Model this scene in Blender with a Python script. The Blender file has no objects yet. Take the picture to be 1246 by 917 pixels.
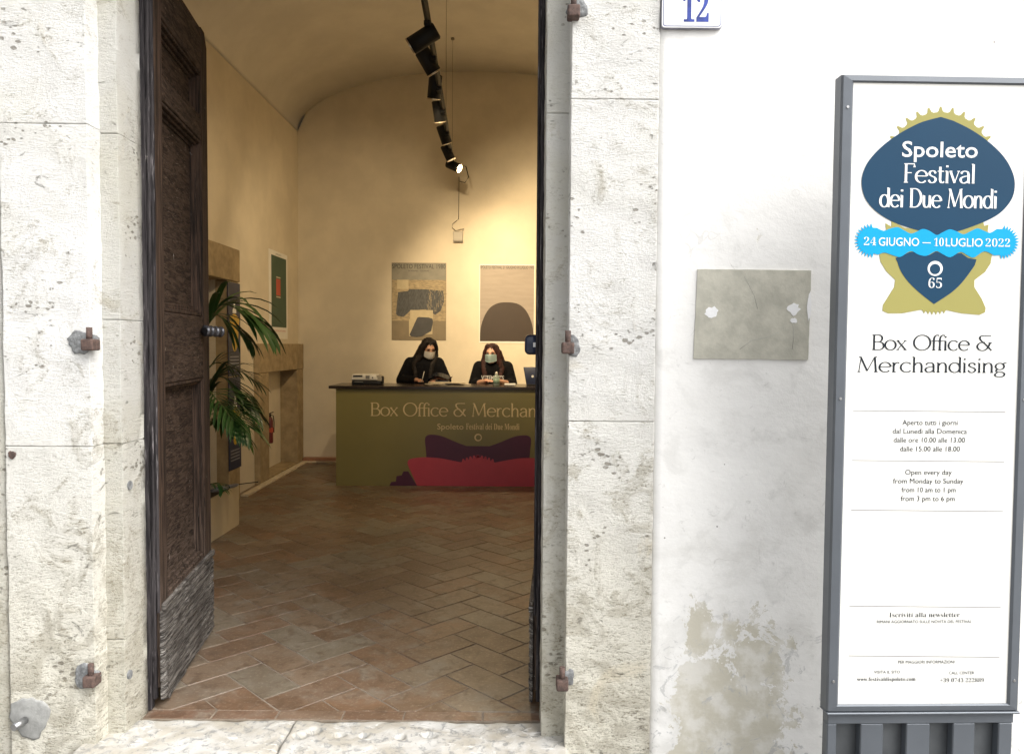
import bpy, bmesh, math, random
from math import sin, cos, pi, radians as R
from mathutils import Vector, Matrix, noise
random.seed(7)
SC = bpy.context.scene
COL = SC.collection
V = Vector

# ---------------------------------------------------------------- camera
EYE = V((0, 0, 1.5))
F = 930.0
CAM_M = Matrix.Rotation(R(90 - 2.37), 4, 'X') @ Matrix.Rotation(R(0.40), 4, 'Z')
cam = bpy.data.cameras.new('camera')
cam.sensor_width = 36
cam.lens = F / 1246 * 36
cam.clip_end = 500
cam_o = bpy.data.objects.new('camera', cam)
cam_o.matrix_world = Matrix.Translation(EYE) @ CAM_M
COL.objects.link(cam_o)
SC.camera = cam_o

def at(px, py, Y):
    """world point that the photograph shows at (px, py), standing at distance Y"""
    d = CAM_M.to_3x3() @ V(((px - 623) / F, -(py - 458.5) / F, -1))
    return EYE + d * (Y / d.y)
def atx(px, py, X):
    d = CAM_M.to_3x3() @ V(((px - 623) / F, -(py - 458.5) / F, -1))
    return EYE + d * (X / d.x)

# ---------------------------------------------------------------- sky, sun, exposure
w = bpy.data.worlds.new('World'); SC.world = w; w.use_nodes = True
nt = w.node_tree
sky = nt.nodes.new('ShaderNodeTexSky'); sky.sky_type = 'NISHITA'; sky.sun_disc = False
SUN_EL, SUN_AZ = 48, 122          # azimuth clockwise from +Y (north)
sky.sun_elevation = R(SUN_EL); sky.sun_rotation = R(SUN_AZ)
sky.dust_density = 4; sky.air_density = 1.0
hs = nt.nodes.new('ShaderNodeHueSaturation'); hs.inputs['Saturation'].default_value = 0.16
nt.links.new(sky.outputs[0], hs.inputs['Color'])
nt.links.new(hs.outputs[0], nt.nodes['Background'].inputs[0])
nt.nodes['Background'].inputs[1].default_value = 0.15
sun = bpy.data.lights.new('sun', 'SUN'); sun.energy = 1.5; sun.angle = R(50); sun.color = (1, .985, .965)
so = bpy.data.objects.new('sun', sun); COL.objects.link(so)
sd = V((sin(R(SUN_AZ)) * cos(R(SUN_EL)), cos(R(SUN_AZ)) * cos(R(SUN_EL)), sin(R(SUN_EL))))
so.rotation_euler = (-sd).to_track_quat('-Z', 'Y').to_euler(); so.location = (3, -4, 8)
SC.view_settings.view_transform = 'Standard'; SC.view_settings.look = 'None'
SC.view_settings.exposure = 1.05; SC.view_settings.gamma = 1
SC.cycles.max_bounces = 8; SC.cycles.diffuse_bounces = 5; SC.cycles.use_denoising = True
SC.cycles.sample_clamp_indirect = 6

# ---------------------------------------------------------------- materials
def nn(t, ty, **kw):
    n = t.nodes.new('ShaderNode' + ty)
    for k, v in kw.items(): setattr(n, k, v)
    return n
def mix(t, fac, a, b, mode='MIX'):
    m = nn(t, 'Mix', data_type='RGBA', blend_type=mode)
    for s, v in ((0, fac), (6, a), (7, b)):
        if isinstance(v, bpy.types.NodeSocket): t.links.new(v, m.inputs[s])
        else: m.inputs[s].default_value = v if s == 0 else (*v[:3], 1)
    return m.outputs[2]
def mth(t, op, a, b=None, clamp=False):
    m = nn(t, 'Math', operation=op, use_clamp=clamp)
    for i, v in enumerate((a, b)):
        if v is None: continue
        if isinstance(v, bpy.types.NodeSocket): t.links.new(v, m.inputs[i])
        else: m.inputs[i].default_value = v
    return m.outputs[0]
def ramp(t, v, lo, hi):
    m = nn(t, 'MapRange', clamp=True); m.interpolation_type = 'SMOOTHSTEP'
    t.links.new(v, m.inputs[0]); m.inputs[1].default_value = lo; m.inputs[2].default_value = hi
    return m.outputs[0]
def coords(t, scale=(1, 1, 1), kind='pos'):
    if kind == 'pos': src = nn(t, 'NewGeometry').outputs['Position']
    else: src = nn(t, 'TexCoord').outputs['Object']
    mp = nn(t, 'Mapping'); mp.inputs['Scale'].default_value = scale
    t.links.new(src, mp.inputs[0]); return mp.outputs[0]
def noi(t, co, scale, detail=6, rough=.6, dist=0):
    n = nn(t, 'TexNoise'); t.links.new(co, n.inputs['Vector'])
    n.inputs['Scale'].default_value = scale; n.inputs['Detail'].default_value = detail
    n.inputs['Roughness'].default_value = rough; n.inputs['Distortion'].default_value = dist
    return n.outputs['Fac']
def bump(t, bsdf, h, strength=.5, dist=.01):
    b = nn(t, 'Bump'); b.inputs['Strength'].default_value = strength; b.inputs['Distance'].default_value = dist
    t.links.new(h, b.inputs['Height']); t.links.new(b.outputs[0], bsdf.inputs['Normal'])
def new(name, col=(.5, .5, .5), rough=.6, **kw):
    m = bpy.data.materials.new(name); m.use_nodes = True
    b = m.node_tree.nodes['Principled BSDF']
    b.inputs['Base Color'].default_value = (*col, 1); b.inputs['Roughness'].default_value = rough
    for k, v in kw.items():
        if k == 'emit': b.inputs['Emission Color'].default_value = (*v[0], 1); b.inputs['Emission Strength'].default_value = v[1]
        else: b.inputs[k].default_value = v
    return m, m.node_tree, b
def simple(name, col, rough=.6, var=.12, scale=8, bs=0, bscale=60, stretch=(1, 1, 1), bd=.003, **kw):
    m, t, b = new(name, col, rough, **kw)
    co = coords(t, stretch)
    n = noi(t, co, scale)
    dark = tuple(c * (1 - var * 1.6) for c in col); lite = tuple(min(1, c * (1 + var)) for c in col)
    t.links.new(mix(t, ramp(t, n, .3, .7), dark, lite), b.inputs['Base Color'])
    if bs: bump(t, b, noi(t, co, bscale, 4), bs, bd)
    return m
M = {}
def build_materials():
    # exterior plaster
    m, t, b = new('white_plaster', rough=.85)
    co = coords(t); sp = nn(t, 'SeparateXYZ'); t.links.new(co, sp.inputs[0])
    big = noi(t, co, 1.6, 8, .6); mid = noi(t, co, 7, 8, .62, .6); fine = noi(t, co, 70, 6, .7)
    c = mix(t, ramp(t, big, .35, .7), (.86, .85, .82), (.77, .76, .735))
    c = mix(t, mth(t, 'MULTIPLY', ramp(t, mid, .52, .68), .40), c, (.60, .59, .56))
    dirt = mth(t, 'MULTIPLY', ramp(t, noi(t, co, 3.2, 9, .68, .8), .46, .66), ramp(t, sp.outputs[2], 1.7, .1))
    c = mix(t, mth(t, 'MULTIPLY', dirt, .45), c, (.52, .505, .46))
    c = mix(t, mth(t, 'MULTIPLY', ramp(t, noi(t, co, 19, 8, .75, 1.5), .60, .66), .30), c, (.42, .41, .38))
    # lost paint towards the foot of the wall, in patches of its own shape
    z = sp.outputs[2]; x = sp.outputs[0]
    low = ramp(t, z, .80, .15)
    xm = mth(t, 'MULTIPLY', ramp(t, x, .50, .68), ramp(t, x, 1.20, .92))
    pe = mth(t, 'ADD', mth(t, 'MULTIPLY', mth(t, 'MULTIPLY', low, xm), .36), noi(t, co, 6.0, 10, .72, .35))
    peel = ramp(t, pe, .70, .722)
    c = mix(t, peel, c, mix(t, ramp(t, noi(t, co, 11, 6), .4, .62), (.56, .53, .44), (.70, .68, .62)))
    flk = mth(t, 'MULTIPLY', ramp(t, noi(t, co, 13, 8, .7, 1.2), .58, .61), ramp(t, z, .8, .1))
    c = mix(t, mth(t, 'MULTIPLY', flk, .7), c, (.44, .44, .43))
    vo = nn(t, 'TexVoronoi'); t.links.new(co, vo.inputs['Vector']); vo.inputs['Scale'].default_value = 13
    wn = nn(t, 'TexWhiteNoise'); t.links.new(vo.outputs['Position'], wn.inputs['Vector'])
    rr = mth(t, 'MULTIPLY', mth(t, 'SUBTRACT', wn.outputs['Value'], .55), .15)
    pit = mth(t, 'MULTIPLY', mth(t, 'LESS_THAN', mth(t, 'ADD', vo.outputs['Distance'], mth(t, 'MULTIPLY', fine, .03)), rr), .8)
    c = mix(t, pit, c, (.16, .14, .12))
    # hairline scratches
    cr = nn(t, 'TexVoronoi', feature='DISTANCE_TO_EDGE'); cr.inputs['Scale'].default_value = 2.2
    wp = nn(t, 'VectorMath', operation='ADD'); nz = nn(t, 'TexNoise'); t.links.new(co, nz.inputs['Vector']); nz.inputs['Scale'].default_value = 4
    t.links.new(co, wp.inputs[0]); t.links.new(nz.outputs['Color'], wp.inputs[1]); t.links.new(wp.outputs[0], cr.inputs['Vector'])
    crk = mth(t, 'MULTIPLY', mth(t, 'LESS_THAN', cr.outputs['Distance'], .006), ramp(t, noi(t, co, 3.1), .55, .62))
    c = mix(t, mth(t, 'MULTIPLY', crk, .22), c, (.35, .33, .3))
    t.links.new(c, b.inputs['Base Color'])
    h = mth(t, 'ADD', mth(t, 'MULTIPLY', noi(t, coords(t, (1, 1, 1.6)), 9, 7, .62), .9), mth(t, 'MULTIPLY', fine, .25))
    h = mth(t, 'SUBTRACT', mth(t, 'SUBTRACT', h, mth(t, 'MULTIPLY', peel, .35)), pit)
    bump(t, b, h, .4, .007); M['plaster'] = m
    # travertine-like stone
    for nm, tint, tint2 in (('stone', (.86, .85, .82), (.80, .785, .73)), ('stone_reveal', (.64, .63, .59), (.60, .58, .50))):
        m, t, b = new(nm, rough=.85)
        co = coords(t); sp = nn(t, 'SeparateXYZ'); t.links.new(co, sp.inputs[0]); z = sp.outputs[2]
        oi = nn(t, 'ObjectInfo').outputs['Random']
        big = noi(t, co, 2.1, 7, .6, .4); med = noi(t, co, 6.5, 8, .68, 1.4); cs = coords(t, (.75, .75, 1.6))
        veins = noi(t, cs, 11, 10, .74, 2.2); fine = noi(t, cs, 120, 5, .8); chis = noi(t, coords(t, (.5, .5, 1.7)), 60, 4, .65, .7)
        foot = ramp(t, mth(t, 'ADD', z, mth(t, 'MULTIPLY', big, .8)), 1.9, .5)                     # more weathered towards the street
        c = mix(t, ramp(t, big, .38, .66), tint, tint2)
        c = mix(t, mth(t, 'MULTIPLY', oi, .35), c, tuple(k * .88 for k in tint2))
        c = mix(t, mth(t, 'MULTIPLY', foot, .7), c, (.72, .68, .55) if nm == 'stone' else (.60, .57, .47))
        grey = ramp(t, mth(t, 'ADD', med, mth(t, 'MULTIPLY', foot, .13)), .56, .72)
        c = mix(t, mth(t, 'MULTIPLY', grey, .62), c, (.42, .385, .30))
        och = mth(t, 'MULTIPLY', ramp(t, noi(t, co, 3.7, 6, .6, .9), .62, .74), .45)
        c = mix(t, och, c, (.68, .60, .44))
        spk = mth(t, 'MULTIPLY', ramp(t, mth(t, 'ADD', mth(t, 'MULTIPLY', fine, .6), mth(t, 'MULTIPLY', chis, .4)), .50, .60), mth(t, 'ADD', mth(t, 'MULTIPLY', mth(t, 'POWER', foot, 1.3), .95), mth(t, 'MULTIPLY', ramp(t, med, .48, .62), .80), True))
        c = mix(t, spk, c, (.30, .27, .20))
        clus = ramp(t, noi(t, co, 4.3, 5, .6, .6), .50, .64)
        vp = nn(t, 'TexVoronoi'); t.links.new(coords(t, (1, 1, 1.7)), vp.inputs['Vector']); vp.inputs['Scale'].default_value = 42
        wq = nn(t, 'TexWhiteNoise'); t.links.new(vp.outputs['Position'], wq.inputs['Vector'])
        pits = mth(t, 'MULTIPLY', ramp(t, mth(t, 'SUBTRACT', mth(t, 'MULTIPLY', mth(t, 'SUBTRACT', wq.outputs['Value'], .35), mth(t, 'MULTIPLY', clus, .95)), mth(t, 'ADD', vp.outputs['Distance'], mth(t, 'MULTIPLY', mth(t, 'SUBTRACT', veins, .5), 1.6))), .0, .12), clus)
        vein = mth(t, 'MULTIPLY', ramp(t, veins, .60, .66), ramp(t, noi(t, co, 3.6, 4), .48, .60))
        hole = mth(t, 'MAXIMUM', pits, vein)
        c = mix(t, mth(t, 'MULTIPLY', hole, .75), c, (.19, .165, .12))
        t.links.new(c, b.inputs['Base Color'])
        h = mth(t, 'SUBTRACT', mth(t, 'ADD', mth(t, 'MULTIPLY', fine, -.9), mth(t, 'ADD', mth(t, 'MULTIPLY', chis, -.5), mth(t, 'MULTIPLY', med, 1.2))), mth(t, 'MULTIPLY', hole, .7))
        bump(t, b, h, 1.0, .010); M[nm] = m
    # interior plaster
    M['cream'] = simple('cream_plaster', (.66, .59, .46), .8, .05, 2.5, .12, 30)
    M['vault'] = simple('vault_plaster', (.70, .67, .61), .85, .05, 2, .12, 20)
    M['sandstone'] = simple('brown_sandstone', (.34, .26, .15), .75, .16, 9, .3, 50)
    M['travertine_strip'] = simple('pale_floor_strip', (.62, .54, .40), .5, .1, 12)
    # wood
    for nm, ca, cb, cw, wf, ax in (('old_wood', (.012, .008, .006), (.075, .046, .032), (.17, .14, .12), .68, 'v'),
                                   ('panel_wood', (.016, .010, .007), (.070, .045, .032), (.17, .13, .105), .62, 'p'),
                                   ('edge_wood', (.013, .011, .012), (.050, .044, .045), (.22, .20, .20), .62, 'v'),
                                   ('grey_wood', (.022, .019, .017), (.15, .135, .12), (.36, .34, .31), .54, 'h')):
        m, t, b = new(nm, rough=.8); b.inputs['Specular IOR Level'].default_value = .18
        st = {'v': (22, 22, 1.1), 'h': (2, 2, 42), 'p': (4, 4, 24)}[ax]
        co = coords(t, st); g = noi(t, co, 2.4, 8, .65, 1.0); g2 = noi(t, coords(t, tuple(k * 3 for k in st)), 2.5, 4, .6)
        big = noi(t, coords(t), 3, 5)
        c = mix(t, ramp(t, g, .35, .65), ca, cb)
        c = mix(t, mth(t, 'MULTIPLY', ramp(t, g2, wf - .04, wf + .08), ramp(t, big, .35, .6)), c, cw)
        zz = nn(t, 'SeparateXYZ'); t.links.new(coords(t), zz.inputs[0])
        if nm in ('old_wood', 'panel_wood'):      # bare, greyed wood low on the leaf where rain reaches it
            wz = mth(t, 'MULTIPLY', ramp(t, mth(t, 'ADD', zz.outputs[2], mth(t, 'MULTIPLY', big, .8)), 1.25, .75), .5)
            c = mix(t, mth(t, 'MULTIPLY', wz, ramp(t, g, .4, .6)), c, (.13, .10, .08))
        chip = ramp(t, noi(t, coords(t, (1, 1, .35)), 34, 5, .7), .70, .72)
        c = mix(t, mth(t, 'MULTIPLY', chip, .8), c, (.45, .42, .38) if nm != 'grey_wood' else (.04, .035, .03))
        t.links.new(c, b.inputs['Base Color'])
        bump(t, b, mth(t, 'ADD', g, mth(t, 'MULTIPLY', g2, .5)), 1.0 if nm != 'old_wood' else .6, .006 if nm != 'grey_wood' else .010); M[nm] = m
    # floor tiles
    m, t, b = new('terracotta_tile', rough=.42)
    a = nn(t, 'Attribute'); a.attribute_name = 'tint'
    co = coords(t); st = noi(t, co, 7, 8, .7, .2); f = noi(t, co, 60, 5, .7)
    big = noi(t, co, 1.5, 6, .6, .5)
    c = mix(t, mth(t, 'MULTIPLY', ramp(t, st, .45, .66), mth(t, 'MULTIPLY', ramp(t, big, .34, .58), .75)), a.outputs['Color'], (.25, .225, .18))
    c = mix(t, mth(t, 'MULTIPLY', ramp(t, big, .52, .36), .45), c, (.10, .062, .036))
    c = mix(t, mth(t, 'MULTIPLY', ramp(t, noi(t, co, 11, 6, .6, 1), .48, .66), .6), c, (.085, .05, .03))
    c = mix(t, mth(t, 'MULTIPLY', ramp(t, f, .5, .75), .4), c, (.46, .40, .32))
    t.links.new(c, b.inputs['Base Color'])
    t.links.new(mth(t, 'ADD', mth(t, 'MULTIPLY', st, .35), .24), b.inputs['Roughness'])
    bump(t, b, mth(t, 'ADD', mth(t, 'MULTIPLY', f, .3), st), .35, .006); M['tile'] = m
    M['grout'] = simple('floor_mortar', (.225, .185, .14), .9, .15, 20, .3)
    M['threshold'] = None
    m, t, b = new('threshold_stone', rough=.7)
    co = coords(t); n1 = noi(t, co, 4, 8, .65, 1.2); n2 = noi(t, co, 26, 6, .7, .8)
    c = mix(t, ramp(t, n1, .38, .62), (.54, .53, .50), (.42, .39, .33))
    c = mix(t, mth(t, 'MULTIPLY', ramp(t, n2, .50, .62), .75), c, (.22, .225, .22))
    c = mix(t, ramp(t, noi(t, coords(t, (1, 2.5, 1)), 9, 6, .6, 2), .60, .66), c, (.62, .61, .58))
    t.links.new(c, b.inputs['Base Color']); bump(t, b, mth(t, 'ADD', n1, mth(t, 'MULTIPLY', n2, .5)), .6, .012); M['threshold'] = m
    M['street'] = simple('street_paving', (.20, .19, .175), .85, .2, 4, .4)
    m, t, b = new('rusty_iron', rough=.85, Metallic=.0); co = coords(t); n = noi(t, co, 60, 6, .7)
    t.links.new(mix(t, ramp(t, n, .35, .65), (.055, .036, .030), (.13, .082, .066)), b.inputs['Base Color']); bump(t, b, n, .6, .004); M['rust'] = m
    M['mortar'] = simple('grey_mortar', (.22, .225, .225), .9, .3, 50, .8, 120, bd=.006)
    M['mortar_pale'] = simple('pale_grey_mortar', (.29, .29, .275), .95, .12, 30, .5, 140, bd=.003)
    M['cement'] = simple('cement_render', (.46, .445, .375), .9, .10, 14, .5, 45)
    M['white_daub'] = simple('white_filler', (.80, .80, .80), .8, .03, 9, .4, 50)
    M['zinc'] = simple('zinc_bolt', (.42, .42, .42), .35, .1, 40, Metallic=.9)
    # sign
    M['sign_grey'] = simple('grey_powder_coat', (.115, .128, .145), .42, .05, 5, .05, 400, Metallic=.25)
    M['sign_grey_dark'] = simple('grey_sheet_metal', (.10, .108, .115), .5, .14, 7, .05, 300, Metallic=.25)
    for k, c, r in (('paper', (.80, .79, .745), .35), ('navy', (.006, .045, .096), .4), ('gold', (.33, .30, .095), .4), ('cyan', (.0, .33, .62), .4),
                    ('print_white', (.86, .86, .84), .35), ('ink', (.010, .015, .022), .5), ('rule', (.22, .21, .21), .5)):
        M[k] = simple('print_' + k, c, r, .02, 3)
    for k in ('navy', 'gold', 'cyan', 'ink', 'print_white'): M[k].node_tree.nodes['Principled BSDF'].inputs['Specular IOR Level'].default_value = .2
    M['enamel'] = simple('white_enamel', (.82, .82, .82), .2, .02, 6); M['enamel_blue'] = simple('blue_enamel', (.035, .06, .30), .2, .25, 25)
    M['enamel_line'] = simple('grey_enamel_line', (.24, .24, .30), .3, .3, 30)
    # counter
    M['olive'] = simple('olive_laminate', (.20, .175, .062), .34, .04, 2)
    M['counter_top'] = simple('dark_counter_top', (.030, .022, .018), .25, .15, 6)
    M['counter_gold'] = simple('print_counter_gold', (.62, .50, .27), .5, .03)
    M['purple'] = simple('print_purple', (.075, .015, .045), .4, .03); M['crimson'] = simple('print_crimson', (.48, .055, .09), .4, .03)
    # small things
    M['black'] = simple('black_plastic', (.012, .012, .013), .38, .1); M['matt_black'] = simple('matt_black_metal', (.004, .004, .0045), .65, .1)
    M['white_plastic'] = simple('white_plastic', (.62, .60, .54), .4, .04); M['grey_plastic'] = simple('grey_plastic', (.18, .18, .17), .4, .04)
    M['beige_plastic'] = simple('beige_plastic', (.34, .31, .25), .5, .04)
    M['navy_gloss'] = simple('navy_gloss_cover', (.03, .04, .075), .15, .05)
    M['rim'] = simple('bright_lamp_rim', (.5, .42, .3), .3, .02, Metallic=.6)
    M['lens'], _, _ = new('lit_lens', (.9, .8, .6), .3, emit=((1, .70, .36), 22))
    M['lens_dim'], _, _ = new('lit_lens_side', (.9, .8, .6), .3, emit=((1, .72, .42), .5))
    M['wire'] = simple('grey_wire', (.20, .17, .13), .5, .02)
    M['skin'] = simple('skin', (.36, .20, .13), .55, .06, 20, **{'Subsurface Weight': .1}); M['skin2'] = simple('fair_skin', (.48, .28, .20), .55, .06, 20, **{'Subsurface Weight': .1})
    def hair(nm, a, c2):
        m, t, b = new(nm, rough=.55); b.inputs['Specular IOR Level'].default_value = .25; co = coords(t, (90, 90, 5)); n = noi(t, co, 1.5, 4)
        t.links.new(mix(t, ramp(t, n, .35, .65), a, c2), b.inputs['Base Color']); bump(t, b, n, .8, .01); return m
    M['hair_black'] = hair('black_hair', (.003, .003, .003), (.014, .009, .007)); M['hair_auburn'] = hair('auburn_hair', (.010, .005, .005), (.050, .016, .013))
    def cloth(nm, c):
        m, t, b = new(nm, c, .95); b.inputs['Specular IOR Level'].default_value = .15;  bump(t, b, noi(t, coords(t), 18, 5, .55, .8), .5, .03); return m
    M['black_cloth'] = cloth('black_cloth', (.004, .004, .005)); M['dark_trouser'] = cloth('dark_trousers', (.02, .022, .03))
    M['mask'] = simple('white_mask', (.70, .69, .66), .85, .03, 60, .3, 120); M['mask_blue'] = simple('pale_blue_mask', (.42, .56, .56), .85, .03, 60, .3, 120)
    M['eye'] = simple('dark_eye', (.012, .008, .006), .3, .05); M['shirt_print'] = simple('pale_print', (.42, .42, .42), .7, .1, 60)
    M['magazine'] = simple('glossy_cover', (.035, .04, .055), .25, .3, 16); M['booklet'] = simple('booklet_paper', (.62, .55, .42), .6, .15, 60)
    M['red_cover'] = simple('red_brown_page', (.20, .07, .04), .4, .1)
    m, t, b = new('clear_bottle', (.55, .66, .60), .1); b.inputs['Transmission Weight'].default_value = .5; M['bottle'] = m
    M['bottle_label'] = simple('green_bottle_label', (.25, .36, .28), .5, .2, 90)
    m, t, b = new('palm_leaf', rough=.38); a = nn(t, 'Attribute'); a.attribute_name = 'tint'
    t.links.new(a.outputs['Color'], b.inputs['Base Color']); b.inputs['Subsurface Weight'].default_value = 0; M['leaf'] = m
    M['stem'] = simple('palm_stem', (.07, .10, .03), .5, .2, 20); M['soil'] = simple('dark_soil', (.03, .022, .015), .95, .3, 60, .8)
    M['planter'] = simple('cream_planter', (.50, .42, .27), .6, .03, 3); M['umbrella'] = simple('grey_umbrella_cloth', (.16, .16, .165), .6, .15, 20)
    # posters
    M['p_white'] = simple('poster_paper', (.80, .78, .72), .6, .02); M['p_green'] = simple('poster_green', (.050, .095, .060), .6, .05); M['p_red'] = simple('poster_red', (.50, .09, .05), .6, .05)
    M['p_dot'] = simple('poster_cream', (.55, .48, .34), .6, .03)
    M['p1_top'] = simple('poster_grey_brown', (.23, .22, .18), .6, .08, 9); M['p1_tan'] = simple('poster_tan', (.34, .27, .16), .6, .22, 22, stretch=(1, 1, 3))
    M['p1_low'] = simple('poster_umber', (.20, .16, .10), .6, .06, 8); M['p1_dark'] = simple('poster_slate', (.065, .068, .070), .6, .35, 45, stretch=(3, 1, .5))
    M['p1_cream'] = simple('poster_buff', (.46, .39, .25), .6, .05, 20); M['p1_blob'] = simple('poster_charcoal', (.050, .050, .052), .6, .1)
    M['p2_bg'] = simple('poster_mauve_grey', (.31, .265, .225), .6, .05, 5, stretch=(1, 1, 6)); M['p2_dark'] = simple('poster_dark_umber', (.040, .026, .018), .6, .05)
    M['p_ink'] = simple('poster_ink', (.02, .02, .02), .6, .05)
    M['fig_yellow'] = simple('panel_yellow', (.55, .36, .04), .5, .05); M['panel_navy'] = simple('panel_navy', (.018, .028, .075), .45, .15, 14); M['panel_text'] = simple('panel_pale_print', (.26, .27, .32), .5, .1)
    M['ext_red'] = simple('red_enamel', (.13, .022, .020), .35, .06)
    M['skirt'] = simple('terracotta_skirting', (.34, .17, .10), .6, .15, 14)
build_materials()

# ---------------------------------------------------------------- helpers
def link(name, me, mat=None, parent=None, smooth=False):
    o = bpy.data.objects.new(name, me); COL.objects.link(o)
    if mat is not None and not me.materials: me.materials.append(M[mat] if isinstance(mat, str) else mat)
    if parent is not None: o.parent = parent
    if smooth:
        for p in me.polygons: p.use_smooth = True
    return o
def fin(name, bm, mat, parent=None, smooth=False, loc=None):
    me = bpy.data.meshes.new(name); bmesh.ops.recalc_face_normals(bm, faces=bm.faces); bm.to_mesh(me); bm.free()
    o = link(name, me, mat, parent, smooth)
    if loc is not None: o.location = loc
    return o
def thing(name, label, cat, loc=(0, 0, 0), group=None, rot=(0, 0, 0)):
    o = bpy.data.objects.new(name, None); COL.objects.link(o); o.location = loc; o.rotation_euler = rot; o.empty_display_size = .1
    return tag(o, label, cat, group)
def tag(o, label, cat, group=None):
    o['label'] = label; o['category'] = cat
    if group: o['group'] = group
    return o
def struct(o, kind='structure'): o['kind'] = kind; return o
def box(bm, a, b, bev=0, seg=1, mtx=None):
    a, b = V(a), V(b); r = bmesh.ops.create_cube(bm, size=1)
    vs = r['verts']; c = (a + b) / 2; s = b - a
    for v in vs: v.co = V((v.co.x * s.x, v.co.y * s.y, v.co.z * s.z)) + c
    if bev:
        es = list({e for v in vs for e in v.link_edges})
        rr = bmesh.ops.bevel(bm, geom=es, offset=bev, segments=seg, affect='EDGES', profile=.5)
        vs = list({v for f in rr['faces'] for v in f.verts} | {v for v in vs if v.is_valid})
    if mtx is not None:
        for v in vs: v.co = mtx @ v.co
    return vs
def boxo(name, a, b, mat, parent=None, bev=0, seg=1, smooth=False):
    bm = bmesh.new(); box(bm, a, b, bev, seg); return fin(name, bm, mat, parent, smooth)
def tube(bm, pts, rad, n=8, cap=True, flat=1):
    pts = [V(p) for p in pts]; rings = []
    up = V((0, 0, 1))
    for i, p in enumerate(pts):
        d = (pts[min(i + 1, len(pts) - 1)] - pts[max(i - 1, 0)]).normalized()
        s = d.cross(up if abs(d.dot(up)) < .98 else V((1, 0, 0))).normalized(); u = s.cross(d)
        r = rad[i] if isinstance(rad, (list, tuple)) else rad
        rings.append([bm.verts.new(p + (s * cos(2 * pi * k / n) + u * sin(2 * pi * k / n) * flat) * r) for k in range(n)])
    for a, b in zip(rings, rings[1:]):
        for k in range(n): bm.faces.new((a[k], a[(k + 1) % n], b[(k + 1) % n], b[k]))
    if cap: bm.faces.new(rings[0]); bm.faces.new(rings[-1])
    return rings
def tubeo(name, pts, rad, mat, parent=None, n=10, smooth=True, flat=1):
    bm = bmesh.new(); tube(bm, pts, rad, n, True, flat); o = fin(name, bm, mat, parent)
    for p in o.data.polygons: p.use_smooth = smooth and len(p.vertices) == 4
    return o
def catmull(pts, n=6, closed=True):
    out = []; L = len(pts)
    rng = range(L) if closed else range(L - 1)
    for i in rng:
        if closed: p0, p1, p2, p3 = (pts[(i + k) % L] for k in (-1, 0, 1, 2))
        else: p0, p1, p2, p3 = pts[max(i - 1, 0)], pts[i], pts[i + 1], pts[min(i + 2, L - 1)]
        for k in range(n):
            t = k / n
            out.append(tuple(.5 * (2 * p1[j] + (p2[j] - p0[j]) * t + (2 * p0[j] - 5 * p1[j] + 4 * p2[j] - p3[j]) * t * t + (3 * p1[j] - p0[j] - 3 * p2[j] + p3[j]) * t ** 3) for j in (0, 1)))
    if not closed: out.append(tuple(pts[-1]))
    return out
def plate(name, pts, mat, parent, y, th=.001, back=None):
    """flat shape in the XZ plane; front face at y, thickness behind it"""
    bm = bmesh.new()
    f = bm.faces.new([bm.verts.new((p[0], y, p[1])) for p in pts])
    f.normal_update()
    if f.normal.y > 0: f.normal_flip()
    ex = bmesh.ops.extrude_face_region(bm, geom=[f])
    for v in ex['geom']:
        if isinstance(v, bmesh.types.BMVert): v.co.y += th
    return fin(name, bm, mat, parent)
def ser(s):
    o = ''
    for c in s:
        if 'A' <= c <= 'Z': o += chr(0x1D400 + ord(c) - 65)
        elif 'a' <= c <= 'z': o += chr(0x1D41A + ord(c) - 97)
        elif '0' <= c <= '9': o += chr(0x1D7CE + ord(c) - 48)
        else: o += c
    return o
def text(s, x0, x1, zb, cap, y, mat, parent, off=0, name='lettering', th=.0003):
    """flat lettering in the XZ plane: spans x0..x1, baseline zb, cap height cap"""
    cu = bpy.data.curves.new(name, 'FONT'); cu.body = s; cu.offset = off; cu.resolution_u = 3
    to = bpy.data.objects.new(name, cu); COL.objects.link(to)
    dg = bpy.context.evaluated_depsgraph_get()
    me = bpy.data.meshes.new_from_object(to.evaluated_get(dg)); me.name = name
    bpy.data.objects.remove(to); bpy.data.curves.remove(cu)
    xs = [v.co.x for v in me.vertices]; a, b = min(xs), max(xs)
    k = (x1 - x0) / (b - a)
    for v in me.vertices: v.co = V((x0 + (v.co.x - a) * k, y, zb + v.co.y * cap / .70))
    me.materials.clear()
    o = link(name, me, mat, parent); return o

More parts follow.
